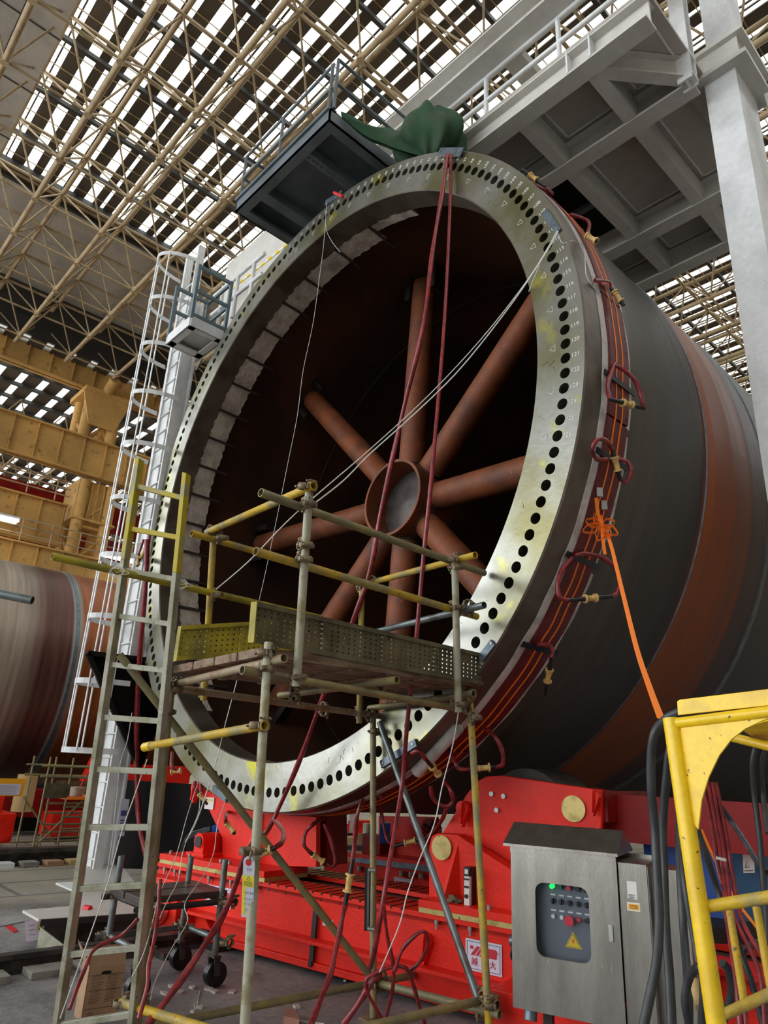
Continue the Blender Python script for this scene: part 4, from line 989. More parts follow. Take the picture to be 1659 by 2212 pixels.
# couplers at the joints: image row/column read off and set on the tube nearest the viewer
for x_, y_, d_, a1, a2 in ((577, 1412, 3.78, (P1a - P1b), H['X'][1] - H['X'][0]), (574, 1447, 3.78, P1a - P1b, uy), (560, 1568, 3.62, P1a - P1b, ux), (542, 1838, 3.38, P1a - P1b, P1a - P1b),
                           (375, 1478, 4.5, P0a - P0b, ux), (378, 1490, 4.5, P0a - P0b, uy), (362, 1538, 4.45, P0a - P0b, uy), (806, 2112, 4.8, P2a - P2b, uy), (826, 2118, 4.82, uy, ux), (808, 2128, 4.78, P2a - P2b, ux), (812, 1580, 5.55, P2a - P2b, H['br2'][1] - H['br2'][0]),
                           (1052, 2152, 4.25, P3a - P3b, uy), (1064, 2172, 4.2, P3a - P3b, ux), (1040, 2180, 4.3, ux, uy), (1026, 1552, 4.9, P3a - P3b, uy), (1014, 1502, 4.98, P3a - P3b, ux), (1008, 1525, 4.9, uy, ux),
                           (664, 1052, 3.94, G1[0] - G1[1], ux), (665, 1090, 3.92, G1[0] - G1[1], uy), (658, 1178, 3.9, G1[0] - G1[1], uy), (655, 1208, 3.9, G1[0] - G1[1], uy), (642, 1462, 3.82, G1[0] - G1[1], uy),
                           (983, 1208, 4.84, G3[0] - G3[1], ux), (984, 1226, 4.84, G3[0] - G3[1], uy), (985, 1312, 4.8, G3[0] - G3[1], uy), (1012, 1312, 4.85, uy, ux), (989, 1520, 4.72, G3[0] - G3[1], uy),
                           (455, 1150, 5.05, uy, ux), (478, 1162, 5.0, G0[0] - G0[1], uy), (466, 1284, 5.02, G0[0] - G0[1], uy), (440, 1494, 4.98, G0[0] - G0[1], uy), (782, 1268, 5.68, G2[0] - G2[1], uy), (778, 1540, 5.55, G2[0] - G2[1], uy), (805, 1258, 5.65, uy, ux),
                           (636, 1498, 4.5, uy, ux), (828, 1492, 4.6, uy, ux), (700, 1532, 5.4, uy, ux), (800, 1545, 5.6, uy, ux), (265, 2165, 4.1, P0a - P0b, ux), (300, 2172, 4.05, P0a - P0b, ux)):
    coupler(at(x_, y_, d_), a1, a2)
# deck planks
D0, D1, D2 = at(375, 1438, 4.5), at(568, 1397, 3.84), at(1042, 1468, 5.08)
ex_, ey_ = D1 - D0, D2 - D1
for i in range(4):
    build('plank', MB().obox(D0 + ex_ * (i / 4 + .006) - ZU * .05, ex_ * .235, ey_, ZU * .05), M_plank, tw, bevel=.003)
for i in range(1, 6):
    build('plank_batten', MB().obox(D0 + ex_ * .02 + ey_ * (i / 6) - ZU * .062, ex_ * .96, ey_.normalized() * .05, ZU * .012), M_plank, tw)
# toe boards of perforated sheet
def toeboard(a, b, h, nx, ny, m_, thick=.002, ribs=3, end_m=None):
    a, b, h = V(a), V(b), V(h); u = (b - a); nrm = u.cross(h).normalized()
    mb = MB(); cell = u / nx
    e = .12
    slab_with_holes(mb, a + h * e, u, h * (1 - 2 * e), nx, ny, .0065, thick)
    mb.obox(a, u, h * e, nrm * .02); mb.obox(a + h * (1 - e), u, h * e, nrm * .02)
    t_ = build('toe_board', mb, m_, tw)
    for i in range(1, ribs + 1): build('toe_board_rib', MB().obox(a + u * (i / (ribs + 1)) - u.normalized() * .015 - nrm * .008, u.normalized() * .03, h, nrm * .02), m_, tw)
    build('toe_board_end', MB().obox(a - u.normalized() * .004 - nrm * .045, u.normalized() * .006, h, nrm * .06), end_m or m_, tw)
toeboard(at(546, 1388, 3.82), at(1040, 1480, 5.04), at(553, 1300, 3.87) - at(546, 1388, 3.82), 44, 6, M_toeg, end_m=M_toey)
toeboard(at(380, 1428, 4.62), at(640, 1405, 5.2) , ZU * .235, 22, 5, M_toey, ribs=1, end_m=M_toey)

single('scaffold_pipe', MB().tube(at(-60, 1271, 4.0), at(70, 1297, 4.0), PR, 18, hollow=.86), M_steelpipe, 'grey scaffold pipe end poking in at the frame edge before the banded vessel', 'pipe')
# inspection tag clipped to the post
tg = thing('inspection_tag', 'white and yellow inspection tag hanging from the coupler on the near post', 'tag', at(540, 1900, 3.36))
q0, q1, q2 = at(521, 1980, 3.3), at(546, 1984, 3.3), at(524, 1850, 3.34)
exn, eyn = (q1 - q0), (at(526, 1848, 3.34) - q0)
nrm = exn.cross(eyn).normalized() * -.003
def tagpt(u_, v_): return q0 + exn * u_ + eyn * v_
oval = [tagpt(.5 + .5 * cos(a), .9 + .1 * sin(a)) for a in [pi * i / 12 for i in range(13)]]
body = MB().prism([tagpt(0, 0), tagpt(1, 0), tagpt(1, .86)] + [tagpt(1, .9)] + oval[1:-1] + [tagpt(0, .9), tagpt(0, .86)], nrm)
build('card', body, M_signw, tg)
build('hook_hole', MB().prism([tagpt(.45 + .25 * cos(2 * pi * i / 14), .90 + .055 * sin(2 * pi * i / 14)) - nrm * .3 for i in range(14)], -nrm * .4), M_redtape, tg)
build('printed_band', MB().prism([tagpt(.02, .50), tagpt(.98, .50), tagpt(.98, .68), tagpt(.02, .68)], -nrm * .4), M_tagy, tg)
build('printed_band', MB().prism([tagpt(.04, .04), tagpt(.3, .04), tagpt(.3, .5), tagpt(.04, .5)], -nrm * .3), M_tagy, tg)
build('printed_band', MB().prism([tagpt(.6, .04), tagpt(.96, .04), tagpt(.96, .2), tagpt(.6, .2)], -nrm * .3), M_tagy, tg)
tri = [tagpt(.35, .61), tagpt(.65, .61), tagpt(.5, .67)]; wr = MB()
for k_ in range(3): wr.tube(tri[k_] - nrm * .5, tri[(k_ + 1) % 3] - nrm * .5, .001, 4)
for i in range(7): wr.tube(tagpt(.12, .515 + .012 * i) - nrm * .5, tagpt(.86, .515 + .012 * i) - nrm * .5, .0007, 4)
build('warning_print', wr, M_ink, tg)
for k_, (v_, s_) in enumerate(((.78, '1/1'), (.40, '1 11 5 0'), (.30, '4 1 6 3'), (.22, '1 1 6 1'), (.12, '5 1 8'))):
    build('handwriting', text_mb(s_, .014 if k_ else .02, tagpt(.55, v_) - nrm * .6, exn, eyn, .0003), M_blueink, tg)
build('hook', MB().ring(at(541, 1848, 3.34), exn.normalized(), .02, .005, 14, 6), M_clamp, tg)

# aluminium ladder tied to the long guard rail
lad = thing('aluminium_ladder', 'worn aluminium ladder with yellow upper end leaning on the scaffold rail', 'ladder', onz(200, 2262, 0))
L0a, L1a = at(302, 992, 4.86), at(403, 1024, 4.78)
L0b, L1b = onz(118, 2262, 0), onz(279, 2290, 0)
acr = ((L1a - L0a).normalized() + (L1b - L0b).normalized()).normalized()
def railpair(A_, B_, s0, s1, m_, nm='rail'):
    a, b = A_ + (B_ - A_) * s0, A_ + (B_ - A_) * s1
    d_ = (B_ - A_).normalized(); nn_ = acr.cross(d_).normalized()
    build(nm, MB().obox(a - acr * .016 - nn_ * .036, acr * .032, nn_ * .072, b - a), m_, lad, bevel=.003)
for A_, B_ in ((L0a, L0b), (L1a, L1b)):
    railpair(A_, B_, 0, .2, M_aluy); railpair(A_, B_, .2, 1, M_alu)
def rowpt(A_, B_, y_): return online(A_, B_, y_)
slot = MB()
for yl, yr, m_ in ((1050, 1077, M_aluy), (1142, 1162, M_aluy), (1231, 1252, M_alu), (1330, 1349, M_alu), (1435, 1449, M_alu), (1549, 1558, M_alu), (1661, 1667, M_alu), (1787, 1787, M_alu), (1920, 1911, M_alu), (2062, 2046, M_alu), (2215, 2190, M_alu)):
    a, b = rowpt(L0a, L0b, yl), rowpt(L1a, L1b, yr); d_ = (L0b - L0a).normalized()
    build('rung', MB().beam(a, b, .03, .034, -d_), m_, lad, bevel=.003)
    nn_ = acr.cross(d_).normalized()
    c0 = a - acr * .0166
    slot.obox(c0 - nn_ * .008 - d_ * .014 - acr * .001, nn_ * .016, d_ * .028, acr * .002)
build('rung_socket', slot, M_dark, lad)
for x_, y_, d_, w_ in ((250, 1237, 4.5, 0), (388, 1264, 4.72, 0)):
    p = at(x_, y_, d_); mbw = MB()
    for k_ in range(3):
        mbw.path([p + V((.02 * cos(a) , .035 * cos(a) + .006 * k_, .03 * sin(a) + .008 * k_)) for a in [2 * pi * i / 14 for i in range(15)]], .0022, 5)
    mbw.path(smooth_pts([p, p + V((.03, .04, .015)), p + V((.05, .07, 0)), p + V((.01, .02, -.01))], 4), .002, 5)
    single('tie_wire', mbw, M_wire, 'wire lashing on the %s ladder rail where it meets the yellow guard pipe' % ('left' if x_ < 300 else 'right'), 'wire')

# ================================================================== the red turning roller
A = V((-6.222, 3.884, 0.0)); Bp = V((-3.387, 4.419, 0.0)); e1 = (Bp - A).normalized(); e2 = V((-e1.y, e1.x, 0))
def bw_(u, off, z): return A + e1 * u + e2 * off + ZU * z
def bm(x, y, off=0.0): p = onpl(x, y, A + e2 * off, e2); return ((p - A).dot(e1), p.z)
def bbox(mb, u0, u1, o0, o1, z0, z1): return mb.obox(bw_(u0, o0, z0), e1 * (u1 - u0), e2 * (o1 - o0), ZU * (z1 - z0))
def bpoly(mb, pts, off, thick): return mb.prism([bw_(*((u, off, z))) for u, z in pts], e2 * thick)
rl = thing('turning_roller', 'bright red turning roller base beam with wheel frames under the vessel', 'roller', bw_(1.5, .4, 0))
UL, UR = -1.0, 5.2
bf = MB(); bbox(bf, UL, UR, 0, .03, .1, .57); bbox(bf, UL, UR, .9, .93, .1, .57); bbox(bf, UL, UR, -.03, .96, .05, .1)
build('box_beam', bf, M_red, rl, bevel=.004)
build('top_flange', bbox(MB(), UL, UR, -.05, .30, .57, .605), M_red, rl, bevel=.003)
build('top_flange', bbox(MB(), UL, UR, .64, .98, .57, .605), M_red, rl, bevel=.003)
build('side_ledge', bbox(MB(), -.42, UR, -.12, 0, .245, .27), M_red, rl)
bt = MB(); bbox(bt, UL, UR, .0, .98, .535, .56); build('top_plate', bt, M_dkplate, rl)
sl = MB()
for i in range(22):
    u = -.1 + i * .1
    if u > 2.1: break
    bbox(sl, u, u + .009, -.045, .29, .606, .6085); bbox(sl, u, u + .018, -.0525, -.049, .592, .606)
    if i % 2: bbox(sl, u, u + .014, -.052, -.049, .545, .56)
    bbox(sl, u, u + .009, .65, .97, .606, .6085)
build('slot', sl, M_dark, rl)
gs = MB()
for u in (-.38, -.1): gs.prism([bw_(u, -.12, .245), bw_(u, 0, .245), bw_(u, 0, .1)], e1 * .02)
build('gusset', gs, M_red, rl)
# clamp plates with worn edge and bolts
for u0, u1, z0 in ((-.92, .55, .6), (1.35, 3.3, .6)):
    if u0 > 0: u0 = bm(905, 1945, -.06)[0]
    build('clamp_plate', bbox(MB(), u0, u1, -.06, .5, .605, .64), M_brass, rl); build('clamp_plate', bbox(MB(), u0, u1, -.07, .5, .64, .69), M_red, rl, bevel=.003)
def bolts(us, off, z, down=True):
    for u in us:
        p = bw_(u, off, z); mb = MB().disc(p, ZU, .017, .028, 6)
        if down: mb = MB().disc(p - ZU * .028, ZU, .019, .028, 6).tube(p - ZU * .06, p - ZU * .028, .010, 10)
        build('bolt', mb, M_bolt, rl)
bolts([-.86, -.70, -.62, -.2, -.02, .1, .3, .44], -.03, .57); bolts([-.84, -.55, -.1, .02, .18, .4], .0, .69, False)
uu_ = bm(948, 1995, 0)[0]; bolts([uu_, uu_ + .14, uu_ + .28], -.03, .57); bolts([bm(1020, 1955, -.03)[0] + .12], .0, .69, False)
# left wheel bracket
bk = MB(); o_ = .3
pts = [bm(*p, o_) for p in ((428, 1700), (520, 1740), (640, 1760), (683, 1765), (683, 1873), (480, 1868), (480, 1810))]
bpoly(bk, [(p[0], p[1]) for p in pts], o_, .06); build('wheel_bracket', bk, M_red, rl, bevel=.004)
bk = MB(); pts = [bm(*p, .32) for p in ((560, 1750), (684, 1760), (684, 1873), (505, 1870))]; bpoly(bk, pts, .46, .3)
build('bracket_box', bk, M_reddark, rl)
fin = MB(); u_, z_ = bm(530, 1870, .2); fin.prism([bw_(u_, .3, z_), bw_(u_, .1, z_ - .03), bw_(u_ + .04, .28, z_ + .45), bw_(u_ + .04, .3, z_ + .45)], e1 * .03); build('stiffener_fin', fin, M_red, rl)
def lug(mb, u, off, z, s=.1):
    pts = [(u + s * .5 * cos(a), z + s * .5 * sin(a)) for a in [pi * i / 8 for i in range(9)]] + [(u, z - s * 1.25)]
    bpoly(mb, pts, off - .05, .05); mb.disc(bw_(u, off - .056, z), e2, s * .3, .006, 16); bpoly(mb, [(u + s * .1, z + s * .45), (u + s * .22, z + s * .45), (u + s * .1, z - s), (u, z - s)], off - .09, .04); return mb
for x_, y_, off, s in ((428, 1702, .26, .12),):
    u, z = bm(x_, y_, off); build('lifting_lug', lug(MB(), u, off, z, s), M_red, rl)
u, z = bm(436, 1722, .28)
build('paper_label', bbox(MB(), bm(443, 1735, .29)[0], bm(462, 1735, .29)[0], .286, .298, bm(450, 1748, .29)[1], bm(450, 1722, .29)[1]), M_label, rl)
build('paper_label_print', bbox(MB(), bm(447, 1735, .285)[0], bm(458, 1735, .285)[0], .282, .286, bm(450, 1731, .285)[1], bm(450, 1726, .285)[1]), M_brass, rl)
# bearing block on the left
u, z = bm(427, 1835, .1)
bb = MB(); bbox(bb, u - .06, u + .08, .1, .5, .69, .83); bb.tube(bw_(u + .01, .09, .83), bw_(u + .01, .5, .83), .07, 20); bbox(bb, u - .12, u + .14, .06, .55, .69, .72)
build('bearing_block', bb, M_red, rl, bevel=.003); build('bearing_cover', MB().disc(bw_(u + .01, .08, .82), e2, .05, .014, 20), M_black, rl)
# end wheel box at the left end
wb = MB(); u, z = bm(390, 2040, -.05); bbox(wb, -.98, -.45, -.16, .3, .07, .5); build('wheel_box', wb, M_red, rl, bevel=.01)
cvr = MB().disc(bw_(-.7, -.18, .27), e2, .16, .02, 30).disc(bw_(-.7, -.19, .27), e2, .05, .02, 16); build('wheel_cover', cvr, M_red, rl, bevel=.002)
cb = MB()
for k_ in range(6): cb.disc(bw_(-.7 + .125 * cos(k_ * pi / 3), -.19, .27 + .125 * sin(k_ * pi / 3)), e2, .012, .015, 6)
build('cover_bolt', cb, M_red, rl)
hose = MB(); 
for i in range(4): hose.tube(bw_(-1.06, -.14, .2 + .06 * i), bw_(-.98, -.14, .2 + .06 * i), .02, 10)
build('hydraulic_fitting', hose, M_redtape, rl)
# right wheel frame: big side plate, swing arm, pins
o_ = .3
def bp_(off, *pp): return [bm(x_, y_, off) for x_, y_ in pp]
big = MB(); bpoly(big, bp_(o_, (957, 1797), (1008, 1715), (1030, 1688), (1050, 1677), (1085, 1675), (1299, 1707), (1299, 1789), (1232, 1830), (1105, 2060), (930, 2000), (930, 1850)), o_, .05)
build('side_plate', big, M_red, rl, bevel=.006)
o2 = .12
sw = MB(); bpoly(sw, bp_(o2, (927, 1830), (932, 1806), (945, 1800), (988, 1803), (1001, 1812), (1112, 1884), (1150, 1910), (1150, 2010), (926, 1948)), o2, .12)
build('pivot_plate', sw, M_red, rl, bevel=.006)
fn = MB(); a_ = bm(984, 1822, o2); b_ = bm(966, 1948, o2); c_ = bm(990, 1952, o2)
fn.prism([bw_(a_[0], o2, a_[1]), bw_(b_[0] + .02, o2 - .16, b_[1] - .02), bw_(c_[0], o2, c_[1])], e1 * .025); build('stiffener_fin', fn, M_red, rl)
for x_, y_, off, r_ in ((953, 1831, o2 - .02, .088), (1238, 1747, o_ - .02, .09)):
    u, z = bm(x_, y_, off); build('pin_cap', MB().disc(bw_(u, off, z), e2, r_, .02, 36).disc(bw_(u, off - .002, z), e2, .012, .02, 12), M_brass, rl, bevel=.002)
for x_, y_ in ((1061, 1715), (1087, 1720), (1072, 1750)):
    u, z = bm(x_, y_, o_ - .02); build('bolt', MB().disc(bw_(u, o_ - .022, z), e2, .02, .022, 6), M_bolt, rl)
for x_, y_, s in ((1004, 1746, .11), (1284, 1722, .10)):
    u, z = bm(x_, y_, o_ - .03); build('lifting_lug', lug(MB(), u, o_ - .03, z, s), M_red, rl)
u, z = bm(915, 2035, -.05); build('lifting_lug', lug(MB(), u, -.0, z, .12), M_red, rl)
rear = MB(); pts = bp_(1.0, (1280, 1700), (1470, 1740), (1470, 1830), (1300, 1800)); bpoly(rear, pts, 1.0, .05)
build('rear_plate', rear, M_reddark, rl)
cn = MB(); u0, z0 = bm(1299, 1708, .3); u1, z1 = bm(1299, 1776, .3)
bbox(cn, u0 - .02, u0 + .02, .35, 1.3, z1, z0); build('cross_plate', cn, M_reddark, rl)
u0, z0 = bm(1400, 1720, .55); far_ = MB(); bbox(far_, u0 - .55, u0 + 3.0, .55, .6, z0 - .32, z0); build('rear_plate', far_, M_reddark, rl)
# roller wheel carrying the shell
u, z = bm(1150, 1765, .6)
build('roller_wheel', MB().tube(bw_(u, .5, z), bw_(u, 1.1, z), .36, 48), M_dirtymetal, rl, bevel=.01)
# long black slotted bars fixed on the beam face
for (x_, y_), (x2, y2) in (((683, 1958), (672, 2083)),):
    a, b = bw_(bm(x_, y_, -.03)[0], -.03, bm(x_, y_, -.03)[1]), bw_(bm(x2, y2, -.03)[0], -.03, bm(x2, y2, -.03)[1])
    build('slotted_bar', MB().beam(a, b, .045, .02, e2).disc(b - e2 * .02, e2, .02, .03, 12), M_bracket, rl)
# brand board
def sign_board(u0, u1, off, z0, z1, parent):
    w, h = u1 - u0, z1 - z0
    build('sign_board', bbox(MB(), u0, u1, off - .006, off, z0, z1), M_signw, parent, bevel=.002)
    fr_ = MB(); e_ = .05 * w
    for a, b in (((u0 + e_, z0 + e_), (u1 - e_, z0 + e_)), ((u1 - e_, z0 + e_), (u1 - e_, z1 - e_)), ((u1 - e_, z1 - e_), (u0 + e_, z1 - e_)), ((u0 + e_, z1 - e_), (u0 + e_, z0 + e_))): fr_.beam(bw_(a[0], off - .007, a[1]), bw_(b[0], off - .007, b[1]), .003, .002, e2)
    build('sign_border', fr_, M_ink, parent)
    lg = MB(); Y0_, Y1_ = z0 + .5 * h, z0 + .8 * h; X = lambda q: u0 + w * q
    s_ = .10
    bpoly(lg, [(X(.14), Y1_ - .11 * h), (X(.22), Y1_ - .11 * h), (X(.22), Y1_), (X(.14), Y1_)], off - .009, .003)
    bpoly(lg, [(X(.15), Y0_), (X(.25), Y0_), (X(.42), Y1_), (X(.32), Y1_)], off - .009, .003)
    bpoly(lg, [(X(.28), Y0_), (X(.36), Y0_), (X(.52), Y1_), (X(.45), Y1_)], off - .009, .003)
    bpoly(lg, [(X(.39), Y0_), (X(.86), Y0_), (X(.86), Y0_ + .04 * h), (X(.88), Y1_ - .05 * h), (X(.84), Y1_), (X(.55), Y1_)], off - .009, .003)
    build('sign_logo', lg, M_logo, parent)
    for q, ch in ((.26, '\u8d8a'), (.76, '\u5927')):
        try: build('sign_lettering', text_mb(ch, .27 * h, bw_(X(q), off - .009, z0 + .29 * h), e1, ZU, .001), M_logo, parent)
        except Exception: pass
    build('sign_lettering', MB().ring(bw_(X(.9), off - .009, Y1_ - .02), e2, .006, .001, 10, 4), M_logo, parent)
sa, sb_ = bm(1004, 2026, -.02), bm(1083, 2118, -.02)
sign_board(sa[0], sb_[0], -.004, sb_[1] + .015, sa[1] - .0, rl)
sa, sb_ = bm(446, 1910, -.02), bm(492, 1970, -.02); sign_board(sa[0], sb_[0] + .02, -.004, sb_[1] + .02, sa[1], rl)
sa, sb_ = bm(695, 1985, -.02), bm(716, 2004, -.02); build('paper_label', bbox(MB(), sa[0], sb_[0], -.005, 0, sb_[1], sa[1]), M_signw, rl)
# red foot box beneath the cabinet
fb = MB(); a_, b_ = bm(1062, 2130, -.35), bm(1140, 2150, -.35); bbox(fb, a_[0], a_[0] + .75, -.40, -.03, .0, .33); build('foot_box', fb, M_red, rl, bevel=.01)
# red cable lying in a loop, rag and meter on the ledge
mt = thing('handheld_meter', 'small black and white meter with knobs standing against the red plate', 'meter', bw_(*(bm(1010, 1948, .0)[0], .0, .69)))
u, z = bm(1011, 1948, .02); z = .69
mbx = MB(); bbox(mbx, u - .022, u + .022, .0, .05, z, z + .19); build('body', mbx, M_label, mt, bevel=.004)
mbx = MB(); bbox(mbx, u - .03, u + .03, .03, .09, z, z + .25); bbox(mbx, u - .026, u + .026, -.005, .04, z + .19, z + .25); build('case', mbx, M_black, mt, bevel=.004)
build('screen', bbox(MB(), u - .014, u + .014, -.008, -.004, z + .205, z + .235), M_label, mt)
for dx, dz, r_ in ((-.014, .17, .006), (0, .17, .006), (.014, .17, .006), (-.008, .12, .008), (.01, .12, .008), (0, .06, .014)): build('knob', MB().disc(bw_(u + dx, .0, z + dz), -e2, r_, .012, 12), M_black, mt)
single('crumpled_rag', lump(bw_(bm(975, 1950, 0)[0], .02, .705), .06, .04, .025, 9, 18, 8, .3), M_plank, 'crumpled dirty rag on the red ledge beside the small meter', 'rag')

# slotted black strut hanging on the central post
stt = thing('slotted_strut', 'black slotted strut bolted upright beside the central scaffold post', 'strut', at(795, 1990, 4.9))
a, b = at(795, 1875, 4.95), at(793, 2010, 4.85); build('channel', MB().beam(a, b, .04, .02, V((.7, -.7, 0))), M_bracket, stt)
a2, b2 = at(796, 1879, 4.92), at(794, 2006, 4.82); build('slot_face', MB().beam(a2, b2, .014, .01, V((.7, -.7, 0))), M_charc, stt)
for p in (a2, b2): build('bolt', MB().tube(p, p + V((.04, .03, 0)), .014, 12), M_bolt, stt)

# far roller beam seen between the posts
fr_off = 2.2
rf = thing('turning_roller', 'second red roller beam farther back beneath the vessel with blue valves behind', 'roller', bw_(1, fr_off, 0))
def fbp(off, *pp): return [bm(x_, y_, off) for x_, y_ in pp]
x1 = fbp(fr_off, (700, 1855), (700, 1905), (940, 1940), (940, 1885))
ff = MB(); bpoly(ff, x1, fr_off, .6); build('box_beam', ff, M_red, rf)
ff = MB(); bpoly(ff, fbp(fr_off - .05, (748, 1842), (748, 1850), (960, 1880), (960, 1866)), fr_off - .05, .5); build('clamp_plate', ff, M_red, rf)
ff = MB(); bpoly(ff, fbp(fr_off - .06, (765, 1852), (765, 1862), (960, 1888), (960, 1874)), fr_off - .06, .03); build('worn_strip', ff, M_zinc, rf)
ff = MB(); bpoly(ff, fbp(fr_off + .3, (818, 1763), (937, 1765), (945, 1790), (940, 1862), (818, 1848)), fr_off + .3, .1); build('wheel_bracket', ff, M_red, rf)
u, z = bm(926, 1784, fr_off + .28); build('pin_cap', MB().disc(bw_(u, fr_off + .26, z), e2, .08, .03, 24), M_reddark, rf)
mb = MB()
for x_, y_ in ((918, 1782), (928, 1788), (932, 1780)): u, z = bm(x_, y_, fr_off + .25); mb.disc(bw_(u, fr_off + .25, z), -e2, .018, .012, 10)
build('pin_hole', mb, M_dark, rf)
sa, sb_ = bm(851, 1894, fr_off - .01), bm(890, 1920, fr_off - .01); sign_board(sa[0], sb_[0], fr_off - .005, sb_[1] - .06, sa[1], rf)
for x_ in (776, 868, 888, 910): u, z = bm(x_, 1875 + (x_ - 776) * .12, fr_off - .04); build('bolt', MB().disc(bw_(u, fr_off - .04, z - .03), ZU, .03, .05, 6), M_bolt, rf)
u, z = bm(800, 1825, fr_off + .1); ff = MB(); bbox(ff, u - .12, u + .14, fr_off + .1, fr_off + .6, z - .12, z + .1); build('bearing_block', ff, M_reddark, rf)
build('foot', bbox(MB(), bm(700, 1900, fr_off)[0], bm(960, 1900, fr_off)[0], fr_off + .1, fr_off + .5, 0, .45), M_reddark, rf)
# background clutter seen under the shell
bgx = thing('workbench', 'distant red bench with blue valves and pale pots beneath the vessel', 'bench', ony(725, 1845, 14))
def byp(x_, y_, d_=14): return at(x_, y_, d_)
def bgbox(name, x0, y0, x1, y1, m_, d_=14, th=.3, par=None):
    a, b, c_ = at(x0, y1, d_), at(x1, y1, d_), at(x0, y0, d_); f_ = (RM @ V((0, 0, 1))); f_.z = 0
    return build(name, MB().obox(a, b - a, f_.normalized() * th, ZU * (c_ - a).length), m_, par)
bgbox('bench_panel', 685, 1775, 800, 1800, M_red, 14.5, .2, bgx)
bgbox('bench_top', 684, 1812, 800, 1836, M_wood, 14, .6, bgx)
bgbox('bench_rail', 684, 1828, 800, 1836, M_bracket, 13.6, .2, bgx)
bgbox('bench_frame', 684, 1798, 800, 1812, M_bracket, 14.6, .2, bgx)
build('bench_leg', MB().box(ony(690, 1836, 11) * 1, ony(690, 1836, 11) + V((.1, .1, -.4))), M_bracket, bgx)
for x0, y0, x1, y1, m_, nm in ((690, 1790, 704, 1808, M_blue, 'blue valve on the distant bench, nearest the red plate'), (733, 1798, 742, 1810, M_blue, 'small blue valve in the middle of the distant bench'), (742, 1788, 750, 1803, M_blue, 'upright blue valve on the distant bench beside the wrapped pipe')):
    t_ = bgbox('valve', x0, y0, x1, y1, m_, 13.5, .1); tag(t_, nm, 'valve')
tag(bgbox('white_box', 724, 1762, 752, 1780, M_signw, 14.2, .15), 'white switch box above the distant bench under the shell', 'box')
tag(bgbox('wrapped_pipe', 754, 1762, 764, 1800, M_wool, 13.8, .1), 'fabric-wrapped upright pipe behind the distant bench', 'pipe')
p = at(791, 1800, 12); single('paint_bucket', MB().tube(p, p + ZU * .16, .06, 16, .065), M_wool, 'pale bucket on the distant bench beside the central post', 'bucket')
tag(bgbox('paper_sack', 771, 1804, 784, 1834, M_card, 14, .1), 'crumpled tan paper sack on the distant bench', 'sack')
tag(bgbox('hydraulic_unit', 820, 1782, 842, 1822, M_blue, 7.8, .3), 'bright blue hydraulic unit peeking behind the far red bracket', 'machine')
tag(bgbox('hydraulic_unit', 452, 1788, 468, 1835, M_blue, 7.5, .3), 'bright blue box peeking out left of the labelled red bracket', 'machine')

# ================================================================== stainless cabinet
K0, K1 = at(1104, 1845, 3.93), at(1338, 1872, 3.66); Kb = at(1112, 2157, 3.9)
kx = (K1 - K0); kx.z = 0; kw = kx.length; kx.normalize(); ky = V((-kx.y, kx.x, 0)); kz0 = .415; kz1 = 1.175
ko = V((K0.x, K0.y, 0)); ko = V(((K0.x + Kb.x) / 2, (K0.y + Kb.y) / 2, 0))
cab = thing('control_cabinet', 'brushed stainless control cabinet with a sloping roof and window', 'cabinet', ko + ZU * kz0)
def kp(u, v, z): return ko + kx * u + ky * v + ZU * z
def kb_(mb, u0, u1, v0, v1, z0, z1): return mb.obox(kp(u0, v0, z0), kx * (u1 - u0), ky * (v1 - v0), ZU * (z1 - z0))
KD = .36
wx0, wx1, wz0, wz1 = kw * .235, kw * .735, kz0 + .26, kz0 + .62
def rrect(u0, u1, z0, z1, r, n=6):
    out = []
    for cx2, cz2, a0 in ((u1 - r, z1 - r, 0), (u0 + r, z1 - r, pi / 2), (u0 + r, z0 + r, pi), (u1 - r, z0 + r, 3 * pi / 2)):
        for i in range(n + 1): out.append((cx2 + r * cos(a0 + pi / 2 * i / n), cz2 + r * sin(a0 + pi / 2 * i / n)))
    return out
win = rrect(wx0, wx1, wz0, wz1, .05)
# door plate with a rounded opening
dr = MB(); n_ = len(win); outer = []
cu, cz_ = (wx0 + wx1) / 2, (wz0 + wz1) / 2
for (u, z) in win:
    du, dz = u - cu, z - cz_; t_ = min((kw - cu) / du if du > 1e-6 else (cu / -du if du < -1e-6 else 1e9), (kz1 - cz_) / dz if dz > 1e-6 else ((cz_ - kz0) / -dz if dz < -1e-6 else 1e9)); outer.append([cu + du * t_, cz_ + dz * t_])
corners = [(kw, kz1), (0, kz1), (0, kz0), (kw, kz0)]
for c_ in corners:
    j = min(range(n_), key=lambda i: hypot(outer[i][0] - c_[0], outer[i][1] - c_[1])); outer[j] = list(c_)
for off, flip in ((-.02, False), (0.0, True)):
    vs = [kp(u, off, z) for u, z in win] + [kp(u, off, z) for u, z in outer]
    dr.add(vs, [((i, (i + 1) % n_, n_ + (i + 1) % n_, n_ + i) if flip else (i, n_ + i, n_ + (i + 1) % n_, (i + 1) % n_)) for i in range(n_)])
vs = [kp(u, -.02, z) for u, z in outer] + [kp(u, 0, z) for u, z in outer]; dr.add(vs, [(i, (i + 1) % n_, n_ + (i + 1) % n_, n_ + i) for i in range(n_)])
door = build('door', dr, M_stain, cab)
shell = MB(); kb_(shell, 0.01, kw + .15, KD - .005, KD, kz0 + .02, kz1 + .02); kb_(shell, .005, .01, .005, KD, kz0, kz1 + .02); kb_(shell, kw + .005, kw + .15, .0, .006, kz0 + .0, kz1 + .0); kb_(shell, kw + .144, kw + .15, .006, KD, kz0, kz1)
